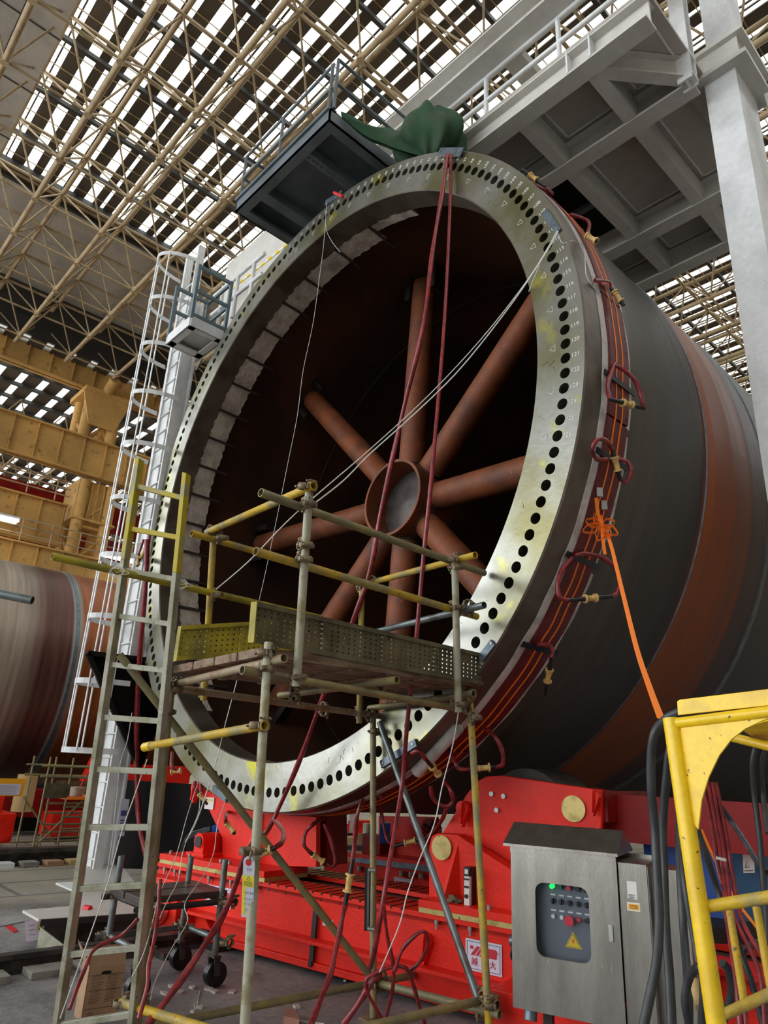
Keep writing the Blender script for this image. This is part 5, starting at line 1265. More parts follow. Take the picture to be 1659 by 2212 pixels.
kb_(shell, 0, kw + .15, .005, KD, kz0, kz0 + .01); kb_(shell, .0, kw + .15, .005, KD, kz1 - .006, kz1); build('body', shell, M_stain, cab)
build('side_panel', kb_(MB(), kw + .15, kw + .155, .01, KD + .3, kz0 + .0, kz1 - .01), M_stain, cab)
build('rear_box', kb_(MB(), kw + .156, kw + .33, .09, KD, kz0, kz1 - .02), M_stain, cab)
rf_ = MB(); e_ = .035
rf_.prism([kp(-e_, -.05, kz1 + .03), kp(-e_, -.05, kz1 + .045), kp(-e_, .16, kz1 + .15), kp(-e_, KD + .05, kz1 + .04), kp(-e_, KD + .05, kz1 + .03)], kx * (kw + e_ * 2 - .02)); rf_.obox(kp(-.0, -.03, kz1), kx * kw, ky * .03, ZU * .03)
build('roof', rf_, M_stain, cab)
build('window_pane', MB().prism([kp(u, -.008, z) for u, z in win], ky * .003), M_glass, door)
inner = kb_(MB(), .03, kw - .03, .06, .065, kz0 + .05, kz1 - .05); build('control_panel', inner, mat('grey_enamel_panel', rgb(108, 108, 114), .5), cab)
# controls behind the pane
ppu = [wx0 + (wx1 - wx0) * q for q in (.27, .43, .59, .75, .90)]
for q, m_ in ((0, M_green), (1, M_dgreen), (2, M_redlamp)): build('indicator_lamp', MB().disc(kp(ppu[q], .06, wz1 - .02), -ky, .0125, .03, 16), m_, cab)
for q in (3, 4): build('selector_knob', MB().disc(kp(ppu[q], .06, wz1 - .02), -ky, .014, .025, 12), M_black, cab)
for q in range(5):
    mb = MB().disc(kp(ppu[q], .06, wz1 - .095), -ky, .014, .016, 14); mb.obox(kp(ppu[q] - .004, .045, wz1 - .108), kx * .008, -ky * .014, ZU * .026); build('selector_knob', mb, M_black, cab)
    build('name_plate', kb_(MB(), ppu[q] - .014, ppu[q] + .014, .056, .06, wz1 - .068, wz1 - .06), M_label, cab); build('name_plate', kb_(MB(), ppu[q] - .014, ppu[q] + .014, .056, .06, wz1 - .145, wz1 - .137), M_label, cab)
for q, m_, r_ in ((0, M_label, .011), (1, M_label, .011), (3, M_redlamp, .011), (4, M_black, .013)): build('push_button', MB().disc(kp(ppu[q], .06, wz1 - .17), -ky, r_, .018, 16), m_, cab)
build('emergency_stop', MB().tube(kp(ppu[2], .06, wz1 - .178), kp(ppu[2], .02, wz1 - .178), .012, 14).disc(kp(ppu[2], .03, wz1 - .178), -ky, .026, .014, 24), M_redlamp, cab)
tc_ = ((ppu[2] + .01), wz0 + .075)
def tri_(s, off): return [kp(tc_[0] + s * cos(a), off, tc_[1] + s * sin(a)) for a in (pi / 2, pi * 7 / 6, pi * 11 / 6)]
build('warning_triangle', MB().prism(tri_(.052, .058), -ky * .002), M_yellow, cab); build('warning_triangle', MB().prism(tri_(.044, .056), -ky * .001), M_ink, cab); build('warning_triangle', MB().prism(tri_(.040, .055), -ky * .001), M_yellow, cab)
bl = MB().prism([kp(tc_[0] + a, .0535, tc_[1] + b) for a, b in ((.002, .026), (-.008, .004), (-.001, .006), (-.004, -.010), (.008, .010), (.001, .008))], -ky * .001); build('lightning_bolt', bl, M_redlamp, cab)
build('door_lock', MB().prism([kp(u, -.02, z) for u, z in rrect(kw * .90, kw * .94, kz0 + .38, kz0 + .46, .01, 4)], -ky * .01), M_bolt, cab, bevel=.002)
build('paper_label', kb_(MB(), kw + .045, kw + .095, -.003, .0, kz1 - .17, kz1 - .085), M_label, cab)
tx = MB()
for i in range(4): kb_(tx, kw + .05, kw + .085 - .01 * (i % 2), -.005, -.003, kz1 - .150 - .006 * i, kz1 - .1475 - .006 * i)
build('label_print', tx, M_ink, cab)
build('paper_label', kb_(MB(), kw + .04, kw + .105, -.003, .0, kz1 - .225, kz1 - .185), M_label, cab); build('label_print', kb_(MB(), kw + .046, kw + .099, -.005, -.003, kz1 - .218, kz1 - .192), M_signo, cab)
tx = MB()
for i in range(3): kb_(tx, kw + .052, kw + .094, -.0065, -.005, kz1 - .213 + .007 * i, kz1 - .2105 + .007 * i)
build('label_print', tx, M_ink, cab)
build('cable_gland', MB().tube(kp(0, .12, kz0 + .285), kp(-.05, .12, kz0 + .285), .022, 16).disc(kp(-.035, .12, kz0 + .285), -kx, .03, .02, 8), M_zinc, cab)
build('outlet_socket', MB().tube(kp(.08, .05, kz0), kp(.08, .03, kz0 - .06), .035, 18, hollow=.8), M_zinc, cab)
build('rear_leg', kb_(MB(), .1, .15, .2, .25, 0, kz0).obox(kp(kw - .05, .2, 0), kx * .05, ky * .05, ZU * kz0), M_bracket, cab)
single('black_cable', MB().path(smooth_pts([kp(-.04, .12, kz0 + .26), kp(-.05, .12, kz0 + .2), kp(0, .14, kz0 + .17), kp(.06, .16, kz0 + .2)], 5), .008, 8), M_black, 'thin black cable curling under the cabinet gland', 'cable')

# ================================================================== yellow hose frame on the right
yf = thing('hose_frame', 'yellow tubular frame with a curved gusset holding thick cables', 'frame', onz(1560, 2300, 0))
Y0a, Y0b = at(1450, 1552, 2.32), at(1548, 2215, 1.95)
Y0f = toz(Y0a, Y0b, 0.0)
build('corner_post', MB().tube(Y0f, Y0a, .027, 24), M_yellow, yf)
Ya = at(1462, 1562, 2.3); Yb = Ya + (at(1659, 1538, 2.05) - Ya) * 1.6
build('top_rail', MB().tube(Ya, Yb, .017, 18), M_yellow, yf)
yn = (Y0a - Y0b).cross(Yb - Ya).normalized()
def yp(x, y, off=0.0): return onpl(x, y, Y0a + yn * off, yn)
ex2 = (yp(1659, 1500) - yp(1462, 1518))
build('top_plate', MB().prism([yp(1464, 1545), yp(1462, 1515), yp(1468, 1511), yp(1659, 1488), yp(1700, 1484), yp(1700, 1520), yp(1659, 1524)], yn * .006), M_yellow, yf, bevel=.002)
arc = [(1659, 1552), (1640, 1560), (1610, 1574), (1580, 1597), (1553, 1632), (1530, 1680), (1515, 1730), (1508, 1792)]
build('corner_gusset', MB().prism([yp(x_, y_) for x_, y_ in [(1500, 1782), (1490, 1720), (1468, 1600), (1470, 1572), (1475, 1567), (1659, 1545)] + arc], yn * .006), M_yellow, yf, bevel=.001)
back = Ya + V((.25, .95, 0))
def far_pt(x, y, d_): return at(x, y, d_)
build('rear_rail', MB().tube(far_pt(1580, 1592, 2.75), far_pt(1700, 1622, 2.55), .018, 14), M_yellow, yf)
build('top_sheet', MB().prism([far_pt(1600, 1575, 2.6), far_pt(1700, 1545, 2.3), far_pt(1720, 1600, 2.5), far_pt(1640, 1602, 2.75)], ZU * .01), M_yellow, yf)
build('cross_bar', MB().tube(at(1530, 1958, 2.08), at(1700, 1932, 1.9), .017, 16), M_scafy, yf)
build('cross_bar', MB().tube(at(1568, 2190, 2.05), at(1700, 2130, 1.9), .015, 16), M_scafy, yf)
for (x_, y_, d_), (x2, y2, d2) in (((1576, 1968, 2.3), (1610, 2180, 2.1)), ((1634, 1960, 2.2), (1668, 2150, 2.05))):
    build('upright', MB().tube(at(x_, y_, d_), at(x2, y2, d2), .012, 14), M_scafy, yf)
build('rear_post', MB().tube(at(1720, 1560, 2.3), onz(1800, 2300, 0), .027, 16), M_yellow, yf)
def thick(pts, r, m_, label, name='power_cable'): single(name, MB().path(smooth_pts([at(*p) for p in pts], 8), r, 14), m_, label, 'cable')
thick(((1475, 1536, 2.45), (1440, 1552, 2.5), (1412, 1590, 2.5), (1406, 1680, 2.5), (1414, 1790, 2.48), (1420, 1900, 2.4), (1424, 1990, 2.32), (1418, 2080, 2.25), (1402, 2160, 2.2), (1385, 2240, 2.15)), .0155, M_rubber, 'thick black cable looping over the frame and hanging outermost beside the cabinet')
thick(((1470, 1590, 2.6), (1448, 1618, 2.6), (1440, 1680, 2.6), (1432, 1780, 2.6), (1434, 1880, 2.55), (1438, 2000, 2.45), (1446, 2110, 2.35), (1452, 2230, 2.25)), .0155, M_rubber, 'thick black cable hanging just inside the outermost one')
thick(((1468, 1700, 2.9), (1468, 1850, 2.9), (1476, 2000, 2.8), (1486, 2130, 2.6), (1488, 2230, 2.5)), .016, M_rubber, 'thick black cable close behind the yellow corner post')
thick(((1466, 1760, 2.8), (1478, 1900, 2.75), (1500, 2030, 2.6), (1516, 2130, 2.5), (1520, 2230, 2.4)), .013, M_rubber, 'black cable crossing behind the yellow corner post low down')
thick(((1506, 1790, 2.6), (1530, 1860, 2.6), (1552, 1930, 2.6), (1580, 2010, 2.5), (1620, 2110, 2.4), (1650, 2220, 2.3)), .011, M_rubber, 'black cable slanting through the frame before the blue cabinet')
thick(((1552, 1735, 2.9), (1580, 1775, 2.9), (1610, 1820, 2.8), (1640, 1868, 2.7), (1665, 1890, 2.6)), .011, M_rubber, 'black cable slanting to the frame edge past the paper warning sheet')
thick(((1634, 1610, 2.7), (1626, 1650, 2.7), (1630, 1720, 2.7), (1640, 1800, 2.65), (1648, 1900, 2.6), (1656, 2010, 2.5), (1664, 2220, 2.4)), .011, M_rubber, 'black cable hanging from the rear rail, inner one at the right')
thick(((1652, 1612, 2.7), (1644, 1650, 2.7), (1648, 1720, 2.7), (1660, 1800, 2.6)), .011, M_rubber, 'black cable hanging from the rear rail at the frame edge')
for i, (x0, x1, x2, x3, r_) in enumerate(((1528, 1548, 1572, 1588, .0095), (1538, 1556, 1582, 1600, .0095), (1516, 1540, 1590, 1640, .008), (1545, 1568, 1604, 1660, .009))):
    thick(((x0, 1690, 2.75), (x1, 1800, 2.7), (x1 + 12, 1880, 2.65), (x2, 1990, 2.5), (x3, 2100, 2.35), (x3 + 12, 2230, 2.25)), r_, M_redcable, ('dark red cable in the tied bundle, leftmost of four', 'dark red cable in the tied bundle, second from the left', 'thin dark red cable in the tied bundle, third from the left', 'dark red cable in the tied bundle, rightmost of four')[i], 'red_cable')
single('cable_tie', MB().beam(at(1548, 1853, 2.6), at(1568, 1858, 2.6), .006, .01), M_wire, 'white cable tie around the dark red cables', 'tie')
single('orange_ribbon', MB().strip([at(1515, 1792, 2.9), at(1545, 1860, 2.9), at(1585, 1940, 2.85), at(1640, 2010, 2.8)], V((1, 0, 0)), .012, .002), M_orange, 'short orange ribbon stretch behind the yellow frame', 'ribbon')
for i, pts in enumerate((((1488, 2212, 2.4), (1480, 2160, 2.4), (1490, 2110, 2.4), (1512, 2090, 2.35), (1520, 2140, 2.35), (1516, 2212, 2.35)), ((1560, 2212, 2.4), (1580, 2150, 2.4), (1575, 2100, 2.4), (1560, 2080, 2.4)), ((1600, 2212, 2.5), (1590, 2120, 2.5), (1600, 2060, 2.5), (1650, 2030, 2.6)))):
    thick(pts, .014, M_rubber, ('coiled black cable end low behind the corner post', 'black cable curving up under the low cross bar', 'black cable bending toward the blue cabinet foot')[i])
single('timber_offcut', MB().tube(at(1500, 2120, 2.5), at(1514, 2178, 2.4), .018, 10), M_wood, 'pale round timber offcut among the cables behind the yellow post', 'timber')

# blue electrical cabinet behind
bc = thing('electric_cabinet', 'large bright blue electrical cabinet behind the cables', 'cabinet', at(1500, 2040, 5.5))
q0, q1 = at(1385, 1765, 5.5), at(1575, 1772, 5.05); bxd = q1 - q0; bxd.z = 0; L_ = bxd.length; bxd.normalize(); byd = V((-bxd.y, bxd.x, 0)); zt_, zb_ = q0.z, at(1450, 2030, 5.4).z
build('body', MB().obox(V((q0.x, q0.y, zb_)), bxd * L_, byd * .6, ZU * (zt_ - zb_)), M_blue, bc, bevel=.004)
build('side_door', MB().obox(V((q0.x, q0.y, zb_)) + bxd * L_, (bxd * .5 + byd * .35), byd * .1, ZU * (zt_ - zb_)), mat('slate_blue_paint', rgb(52, 96, 130), .5), bc, bevel=.004)
build('plinth', MB().obox(V((q0.x, q0.y, 0)), bxd * (L_ + .4), byd * .5, ZU * zb_), M_bracket, bc)
w0 = at(1604, 1842, 4.9)
ws = thing('warning_sheet', 'taped paper warning sheet with an orange triangle on the blue cabinet', 'sign', at(1620, 1880, 4.85))
a, b, c_ = at(1606, 1886, 4.8), at(1630, 1885, 4.75), at(1604, 1846, 4.8); build('sheet', MB().obox(a, b - a, c_ - a, V((.003, -.003, 0))), M_label, ws)
tr3 = [at(1610, 1874, 4.78), at(1619, 1873, 4.77), at(1614, 1856, 4.78)]; mb = MB()
for k_ in range(3): mb.tube(tr3[k_], tr3[(k_ + 1) % 3], .0025, 5)
build('triangle_print', mb, M_brass, ws)
build('print_line', MB().tube(at(1608, 1881, 4.78), at(1627, 1880, 4.75), .003, 4).tube(at(1620, 1862, 4.78), at(1628, 1861, 4.76), .004, 4), M_ink, ws)
mg = bgbox('cable_tray', 1480, 2010, 1659, 2060, M_bracket, 4.6, .4); tag(mg, 'dark tray of tangled cables behind the yellow frame', 'tray')
tag(bgbox('red_machine_foot', 1490, 2060, 1600, 2140, M_red, 4.7, .4), 'red machine foot glimpsed behind the cables at lower right', 'machine')
fx = MB()
for i, (x_, y_) in enumerate(((1372, 1652), (1395, 1642), (1360, 1672), (1388, 1662), (1338, 1690))): p = at(x_, y_, 9); fx.path([p, p + V((.05, .03, .06)), p + V((.1, .05, -.02))], .008, 5)
fx.tube(at(1355, 1705, 9), at(1430, 1670, 9), .012, 6).tube(at(1380, 1708, 9), at(1440, 1690, 9), .01, 6)
single('wire_rack', fx, M_bracket, 'dim wire rack with hanging clips in the dark behind the red plate', 'rack')

# ================================================================== small rolling scaffold
tr_ = thing('rolling_scaffold', 'low rolling scaffold with a dark plank deck and black castors', 'scaffold', (-5.55, 2.95, 0))
tx0, tx1, ty0, ty1 = -5.82, -5.28, 2.66, 3.27
for (x_, y_), zt_ in (((tx0, ty0), .85), ((tx0, ty1), .82), ((tx1, ty1), .86), ((tx1, ty0), .8)):
    build('standard', MB().tube((x_, y_, .2), (x_, y_, zt_), PR, 14, hollow=.85), M_steelpipe, tr_)
    cst = MB().tube((x_ - .03, y_ + .02, .085), (x_ + .03, y_ + .02, .085), .085, 24).disc((x_ - .04, y_ + .02, .085), V((1, 0, 0)), .025, .08, 14)
    build('castor_wheel', cst, M_black, tr_, bevel=.004)
    build('castor_fork', MB().beam((x_ - .045, y_ + .01, .08), (x_ - .045, y_, .2), .006, .05, V((0, 1, 0))).beam((x_ + .045, y_ + .01, .08), (x_ + .045, y_, .2), .006, .05, V((0, 1, 0))).box((x_ - .05, y_ - .03, .195), (x_ + .05, y_ + .03, .21)), M_dirtymetal, tr_)
for z_ in (.3, .57):
    for a_, b_ in (((tx0, ty0 - .1), (tx0, ty1 + .1)), ((tx1 + .03, ty0 - .1), (tx1 + .03, ty1 + .1)), ((tx0 - .08, ty0), (tx1 + .1, ty0)), ((tx0 - .1, ty1 + .04), (tx1 + .08, ty1 + .04))):
        if z_ == .3 and a_[0] == tx1 + .03: continue
        build('ledger', MB().tube((a_[0], a_[1], z_), (b_[0], b_[1], z_), .021, 12, hollow=.85), M_dirtymetal if z_ > .5 else M_steelpipe, tr_)
        coupler((a_[0], a_[1] + .1 if a_[0] == b_[0] else a_[1], z_), ZU, V((b_[0] - a_[0], b_[1] - a_[1], 0)), tr_); coupler((b_[0], b_[1] - .1 if a_[0] == b_[0] else b_[1], z_), ZU, V((b_[0] - a_[0], b_[1] - a_[1], 0)), tr_)
M_wetp = mat('wet_dark_plank', rgb(70, 60, 56), .35, second=rgb(40, 36, 36), scale=6, third=rgb(150, 84, 44), scale3=5, cut3=(.62, .7))
for i in range(2): build('plank', MB().box((tx0 + .02 + i * .27, ty0 - .06, .595), (tx0 + .27 + i * .27, ty1 + .05, .64)), M_wetp, tr_, bevel=.003)

# cardboard box
cbx = thing('cardboard_box', 'tall open cardboard carton with printed table and hand hole', 'box', (-5.06, 2.38, 0))
ca_, cb2 = onz(173, 2212, 0), onz(253, 2200, 0); cxv = cb2 - ca_; cw = cxv.length; cxv.normalize(); cyv = V((-cxv.y, cxv.x, 0)); cH = .42
cH = at(195, 2088, (RM.transposed() @ (ca_ - EYE)).z + .12).z
def cp(u, v, z): return ca_ + cxv * u + cyv * v + ZU * z
bx = MB()
bx.obox(cp(0, 0, 0), cxv * cw, cyv * .004, ZU * cH).obox(cp(0, 0, 0), cxv * .004, cyv * .16, ZU * cH).obox(cp(cw, 0, 0), cxv * .004, cyv * .16, ZU * cH).obox(cp(0, .16, 0), cxv * cw, cyv * .004, ZU * (cH + .08)).obox(cp(0, 0, 0), cxv * cw, cyv * .16, ZU * .004)
build('carton', bx, M_card, cbx)
build('flap', MB().prism([cp(0, 0, cH), cp(cw, 0, cH), cp(cw, .02, cH + .09), cp(0, .02, cH + .09)], cyv * .004), M_card, cbx); build('flap', MB().prism([cp(0, 0, cH), cp(0, .16, cH), cp(-.06, .16, cH + .13), cp(-.05, 0, cH + .09)], cxv * .004), M_card, cbx)
hh_ = [(cw * .5 + .03 * cos(a) * 1.1, cH - .04 + .011 * sin(a)) for a in [2 * pi * i / 16 for i in range(16)]]; build('hand_hole', MB().prism([cp(u, -.001, z) for u, z in hh_], -cyv * .001), M_dark, cbx)
pr = MB()
for z_ in (.9, .62, .3): pr.obox(cp(.01, -.001, cH * z_ - .02), cxv * (cw - .02), -cyv * .0006, ZU * .002)
for i in range(16): pr.obox(cp(cw * .12, -.001, cH * (.34 + .032 * i)), cxv * cw * (.26 + .04 * (i % 3)), -cyv * .0006, ZU * .0015); pr.obox(cp(cw * .55, -.001, cH * (.34 + .032 * i)), cxv * cw * (.3 - .03 * (i % 2)), -cyv * .0006, ZU * .0015)
pr = merge(pr, text_mb('2', .022, cp(cw * .22, -.002, cH * .12), cxv, ZU, .0004), MB().ring(cp(cw * .22, -.001, cH * .12), cyv, .018, .0012, 16, 4))
build('printing', pr, M_bracket, cbx)

# gantry foot channel, crane rail, blocks
ft = thing('gantry_foot', 'low steel foot channel with a pale top plate under the white leg', 'base', (-6.9, 2.6, 0))
build('top_plate', MB().prism([V((-7.3, 2.5, .235)), V((-6.88, 2.5, .235)), V((-6.7, 3.5, .235)), V((-9.6, 4.4, .235)), V((-9.9, 4.0, .235)), V((-7.3, 3.0, .235))], ZU * .02), M_greyp, ft)
build('front_edge', MB().beam((-6.88, 2.52, .225), (-6.7, 3.5, .225), .02, .05), M_bracket, ft)
build('web_plate', MB().prism([V((-6.98, 2.6, .0)), V((-6.8, 3.5, .0)), V((-6.8, 3.5, .235)), V((-6.98, 2.6, .235))], V((-.02, 0, 0))), M_dkplate, ft)
build('ramp_plate', MB().prism([V((-6.9, 2.54, 0.0)), V((-6.56, 2.76, 0)), V((-6.56, 2.76, .02)), V((-6.9, 2.54, .19))], V((.012, -.01, 0))).prism([V((-6.56, 2.76, 0)), V((-6.4, 3.1, 0)), V((-6.4, 3.1, .01)), V((-6.56, 2.76, .12))], V((.012, -.005, 0))), M_alu, ft)
build('floor_plate', MB().prism([V((-6.95, 2.62, .002)), V((-6.5, 2.9, .002)), V((-6.5, 3.5, .002)), V((-6.8, 3.6, .002))], ZU * .01), M_liner, ft)
build('leg_foot', MB().box((-10.1, 3.8, 0), (-9.3, 4.5, .02)), M_white, ft)
rlb = thing('floor_rail', 'dark steel crane rail running along the floor on low pads', 'rail', (-6.42, 1, 0))
build('rail_head', MB().box((-6.46, -1, .09), (-6.36, 5.4, .13)), M_dirtymetal, rlb, bevel=.004); build('rail_web', MB().box((-6.42, -1, .02), (-6.40, 5.4, .09)), M_dirtymetal, rlb); build('rail_base', MB().box((-6.49, -1, 0.0), (-6.33, 5.4, .025)), M_dirtymetal, rlb)
for i, (y_, w_) in enumerate(((1.95, .16), (2.25, .3), (2.62, .2), (3.3, .25), (3.8, .2))): build('rail_pad', MB().box((-6.33, y_, 0), (-6.12, y_ + w_, .05)), M_conc if i < 3 else M_dirtymetal, rlb, bevel=.004)
r2 = thing('floor_rail', 'far dark rail beam crossing in front of the background scaffold on timber pads', 'rail', (-12, 3, 0))
for z0_, z1_, w_ in ((.16, .22, .12), (.05, .16, .03), (.0, .05, .2)): build('rail_section', MB().box((-12.0 - w_, -2, z0_), (-12.0 + w_, 9, z1_)), M_dirtymetal, r2)
rnd = random.Random(5)
for i in range(9): y_ = 3.2 + i * .33; build('timber_pad', MB().box((-11.85, y_, 0), (-11.6, y_ + rnd.uniform(.1, .25), .07)), (M_wood, M_white, M_conc, M_card)[i % 4], r2)

# white tag card on the string, warning sheet
wc = thing('warning_card', 'plastic sleeve with a warning triangle hung on a string by the steel foot', 'sign', at(75, 2010, 6.2))
a, b, c_ = at(57, 2035, 6.2), at(96, 2027, 6.2), at(54, 1990, 6.2); build('sleeve', MB().obox(a, b - a, c_ - a, V((.003, -.003, 0))), mat('clear_sleeve', rgb(196, 180, 190), .3), wc)
tr3 = [at(77, 2012, 6.17), at(94, 2008, 6.17), at(84, 1990, 6.17)]; build('triangle_print', MB().prism(tr3, V((.002, -.002, 0))), M_brass, wc)
build('print_line', MB().tube(at(62, 2000, 6.17), at(76, 1998, 6.17), .003, 4).tube(at(62, 2010, 6.17), at(74, 2008, 6.17), .003, 4).tube(at(63, 2020, 6.17), at(76, 2018, 6.17), .003, 4), M_ink, wc)
single('guide_string', MB().path([at(0, 2002, 6.3), at(58, 1990, 6.2), at(96, 1985, 6.2), at(150, 1964, 6.6)], .005, 5), M_bracket, 'thin dark string carrying the plastic warning sleeve', 'string')
single('red_tape_strip', MB().prism([onz(8, 2000, .003), onz(25, 1999, .003), onz(40, 2012, .003), onz(28, 2015, .003)], ZU * .003), M_redtape, 'red tape scrap on the floor by the frame edge', 'tape')
single('red_tape_strip', MB().tube(onz(183, 1962, .26), onz(195, 1964, .26), .03, 10), M_redtape, 'red tape wrapped at the foot of the white ladder', 'tape')

# labels on the white column
lb = thing('label_strip', 'long white label strip with blue print taped on the gantry leg', 'label', onx(265, 1790, -9.2))
a, b, c_ = onx(250, 1805, -9.25), onx(268, 1806, -9.25), onx(262, 1725, -9.25); build('sheet', MB().obox(a, b - a, c_ - a, V((.006, -.002, 0))), M_signw, lb)
a, b = onx(260, 1762, -9.22), onx(273, 1762, -9.22); pr = MB().obox(a, b - a, ZU * .06, V((.005, -.002, 0)))
for y_ in (1772, 1778, 1784, 1790, 1795): pr.tube(onx(259, y_, -9.22), onx(269, y_, -9.22), .009, 4)
build('print_block', pr, M_blueink, lb)

# black sheets
single('black_screen', MB().prism([V((-9.3, 3.346, 2.805)), V((-9.3, 4.133, 2.82)), V((-9.3, 4.5, 2.03)), V((-9.3, 4.33, 1.43)), V((-9.3, 4.27, 1.43))], V((-.03, 0, 0))), M_blackt, 'black tarpaulin screen cut to a triangle beside the flange edge', 'screen')
er = MB().beam((-9.27, 3.346, 2.8), (-9.27, 4.133, 2.82), .05, .06).beam((-9.27, 3.346, 2.8), (-9.27, 4.28, 1.45), .05, .06)
tag(build('screen_edge_bar', er, M_black), 'black edging bar along the triangular tarpaulin screen', 'bar')
single('black_screen', MB().prism([V((-10.3, 4.62, .12)), V((-7.4, 4.9, .42)), V((-7.4, 4.9, 1.3)), V((-10.45, 4.6, 1.25))], V((0, .04, 0))), M_blackt, 'wide black tarpaulin screen hanging low between the white leg and the red bracket', 'screen')
hs = MB()
for i in range(3): hs.path(smooth_pts([at(390, 1850 - i * 4, 7.6), at(405, 1815 - i * 5, 7.6), at(435, 1800 - i * 4, 7.5), at(455, 1793 - i * 3, 7.4)], 5), .01, 6)
single('hydraulic_hose', hs, M_rubber, 'thin grey hoses arching to the blue box behind the red bearing', 'hose')

# debris on the floor
rnd = random.Random(21)
for i, (x_, y_, s_) in enumerate(((372, 2132, 1.1), (355, 2147, 1.2), (383, 2145, 1.5), (413, 2134, 1), (450, 2138, 1.1), (462, 2143, 1.2), (456, 2132, .9), (500, 2144, 1), (433, 2178, 1), (415, 2186, .7), (262, 2130, .8), (690, 2170, .8), (640, 2176, .9), (745, 2120, .6))):
    p = onz(x_, y_, 0); a0 = rnd.uniform(0, 6); pts = [p + V((cos(a0 + k_ * 1.25) * .035 * s_ * rnd.uniform(.6, 1.3), sin(a0 + k_ * 1.25) * .03 * s_ * rnd.uniform(.6, 1.3), 0)) for k_ in range(5)]
    single('plaster_fragment', MB().prism(pts, ZU * .012), M_debris, 'small pale broken plaster fragment scattered on the grey floor', 'debris', 'plaster fragments on the floor')
p = onz(630, 2212, 0); single('brick_piece', MB().prism([onz(612, 2215, 0), onz(645, 2222, 0), onz(638, 2200, 0), onz(614, 2198, 0)], ZU * .05), mat('brown_paper', rgb(170, 120, 104), .9), 'torn brown cardboard piece at the bottom edge of the floor', 'cardboard')
wire([onz(640, 2180, .004), onz(620, 2195, .004), onz(650, 2205, .004), onz(700, 2212, .004)], 'thin red-white cord lying on the floor near the torn cardboard', .005)
wire([onz(432, 2140, .004), onz(428, 2160, .004), onz(424, 2180, .004), onz(420, 2170, .004), onz(432, 2165, .004)], 'curled thin wire on the floor beside the castor', .003)

# ================================================================== background at the left: second vessel and its rig
V2 = V((-19.0, 0, 3.37)); R2 = 2.6
v2 = thing('steel_vessel', 'second banded steel vessel lying behind the caged ladder', 'vessel', (-19, 3, 0))
def cyl2(y0, y1, r, n=72, r2=None): return MB().tube((V2.x, y0, V2.z), (V2.x, y1, V2.z), r, n, r2)
build('shell', cyl2(-3, 9.6, R2), M_scale2, v2)
build('weld_bead', MB().tube((V2.x, 5.62, V2.z), (V2.x, 5.7, V2.z), R2 + .012, 72), M_zinc, v2)
s2 = thing('scaffold_tower', 'small distant scaffold with a white bucket and red stick on its deck', 'scaffold', (-12.8, 4.6, 0))
sx = (-13.3, -12.5)
def sp2(a, b, m_=M_scafg, nm='ledger', r=.017): build(nm, MB().tube(a, b, r, 8), m_, s2)
for y_, zt_ in ((4.25, 1.5), (4.62, 1.5), (5.25, 1.4)):
    for x_ in sx: sp2((x_, y_, 0), (x_, y_, zt_), nm='standard')
for z_ in (1.36, 1.2, .75, .6, .42, .3, .16):
    for x_ in sx:
        if z_ > 1 or z_ < .2: sp2((x_, 4.15, z_), (x_, 5.5, z_))
        else: sp2((x_, 4.6, z_), (x_, 5.5, z_))
sp2((-12.5, 4.2, .1), (-12.5, 4.9, .85), nm='diagonal_brace'); sp2((-13.3, 4.9, .1), (-13.3, 4.2, .85), nm='diagonal_brace')
build('plank', MB().box((-13.3, 4.62, .86), (-12.45, 5.5, .9)), M_orange, s2); build('toe_board', MB().box((-12.52, 4.25, .88), (-12.48, 4.65, 1.1)), M_toeg, s2); build('toe_board', MB().box((-13.3, 4.7, .9), (-13.26, 5.5, 1.12)), M_toeg, s2)
p = V((-12.7, 4.85, .905)); bkx = MB().tube(p, p + ZU * .14, .1, 18, .13); single('paint_bucket', bkx, M_wool, 'white bucket on the small distant scaffold', 'bucket')
single('red_stick', MB().tube(p + V((.0, .02, .1)), p + V((.0, .22, .62)), .012, 6), M_redtape, 'red stick standing in the white bucket', 'stick')
rb = thing('turning_roller', 'distant red roller with a round wheel cover under the second vessel', 'roller', (-14, 4.0, 0))
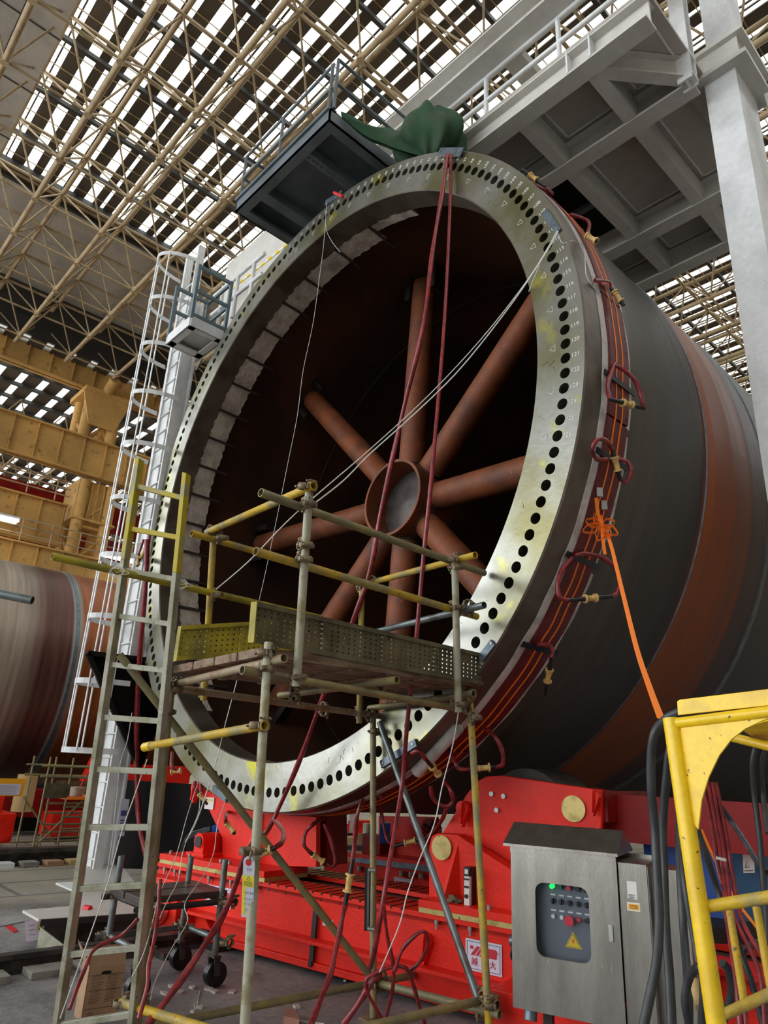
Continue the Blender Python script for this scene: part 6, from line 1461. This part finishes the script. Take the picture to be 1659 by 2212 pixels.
build('wheel_box', MB().box((-14.6, 3.3, .08), (-13.9, 4.35, .55)), M_red, rb, bevel=.02); build('wheel_cover', MB().tube((-13.9, 4.15, .3), (-13.86, 4.15, .3), .19, 28), M_red, rb); build('upper_box', MB().box((-14.4, 3.2, .55), (-13.9, 4.1, .95)), M_red, rb, bevel=.02)
build('wheel_box', MB().box((-15.2, 5.2, .08), (-14.6, 6.0, .5)), M_red, rb, bevel=.02); build('wheel_cover', MB().tube((-14.6, 5.6, .28), (-14.56, 5.6, .28), .17, 28), M_red, rb)
build('beam', MB().box((-16.4, 4.2, .35), (-15.6, 8.0, .85)), M_reddark, rb); build('bracket', MB().prism([V((-15.6, 5.9, .85)), V((-15.6, 6.6, .85)), V((-15.6, 6.6, 1.5)), V((-15.6, 6.1, 1.5))], V((.2, 0, 0))), M_red, rb)
build('bracket', MB().box((-15.4, 6.4, 1.05), (-15.1, 8.2, 1.4)), M_red, rb); build('bracket', MB().box((-15.9, 7.0, .1), (-15.4, 8.6, .6)), M_red, rb)
tag(build('hydraulic_unit', MB().box((-15.9, 7.0, .7), (-15.3, 7.6, 1.2)), M_blue), 'blue unit glimpsed through the white ladder rungs', 'machine')
tag(build('paper_roll', MB().tube((-15.0, 4.75, .5), (-15.0, 4.75, 1.15), .18, 18), M_wood), 'pale upright paper roll behind the small distant scaffold', 'roll')
struct('shade_box', MB().box((-17.5, -2, 0), (-16.6, 12, .9)), M_dark)  # dark box added where only shade lies beneath the second vessel
sb2 = thing('notice_board', 'amber framed notice board with a white sheet at the frame edge', 'sign', (-9.5, 2.8, 0))
build('board', MB().prism([V((-9.5, 2.45, 1.07)), V((-9.5, 2.985, 1.07)), V((-9.5, 3.0, 1.265)), V((-9.5, 2.45, 1.26))], V((-.02, 0, 0))), M_signo, sb2)
build('sheet', MB().box((-9.495, 2.45, 1.085), (-9.49, 2.95, 1.205)), M_signw, sb2)
tx = MB()
for i in range(5): tx.box((-9.489, 2.5, 1.1 + .02 * i), (-9.486, 2.9, 1.106 + .02 * i))
build('sheet_print', tx, mat('grey_print', rgb(170, 166, 180), .7), sb2)
build('stand_post', MB().tube((-9.51, 2.62, 0), (-9.51, 2.62, 1.07), .02, 8), M_steelpipe, sb2)
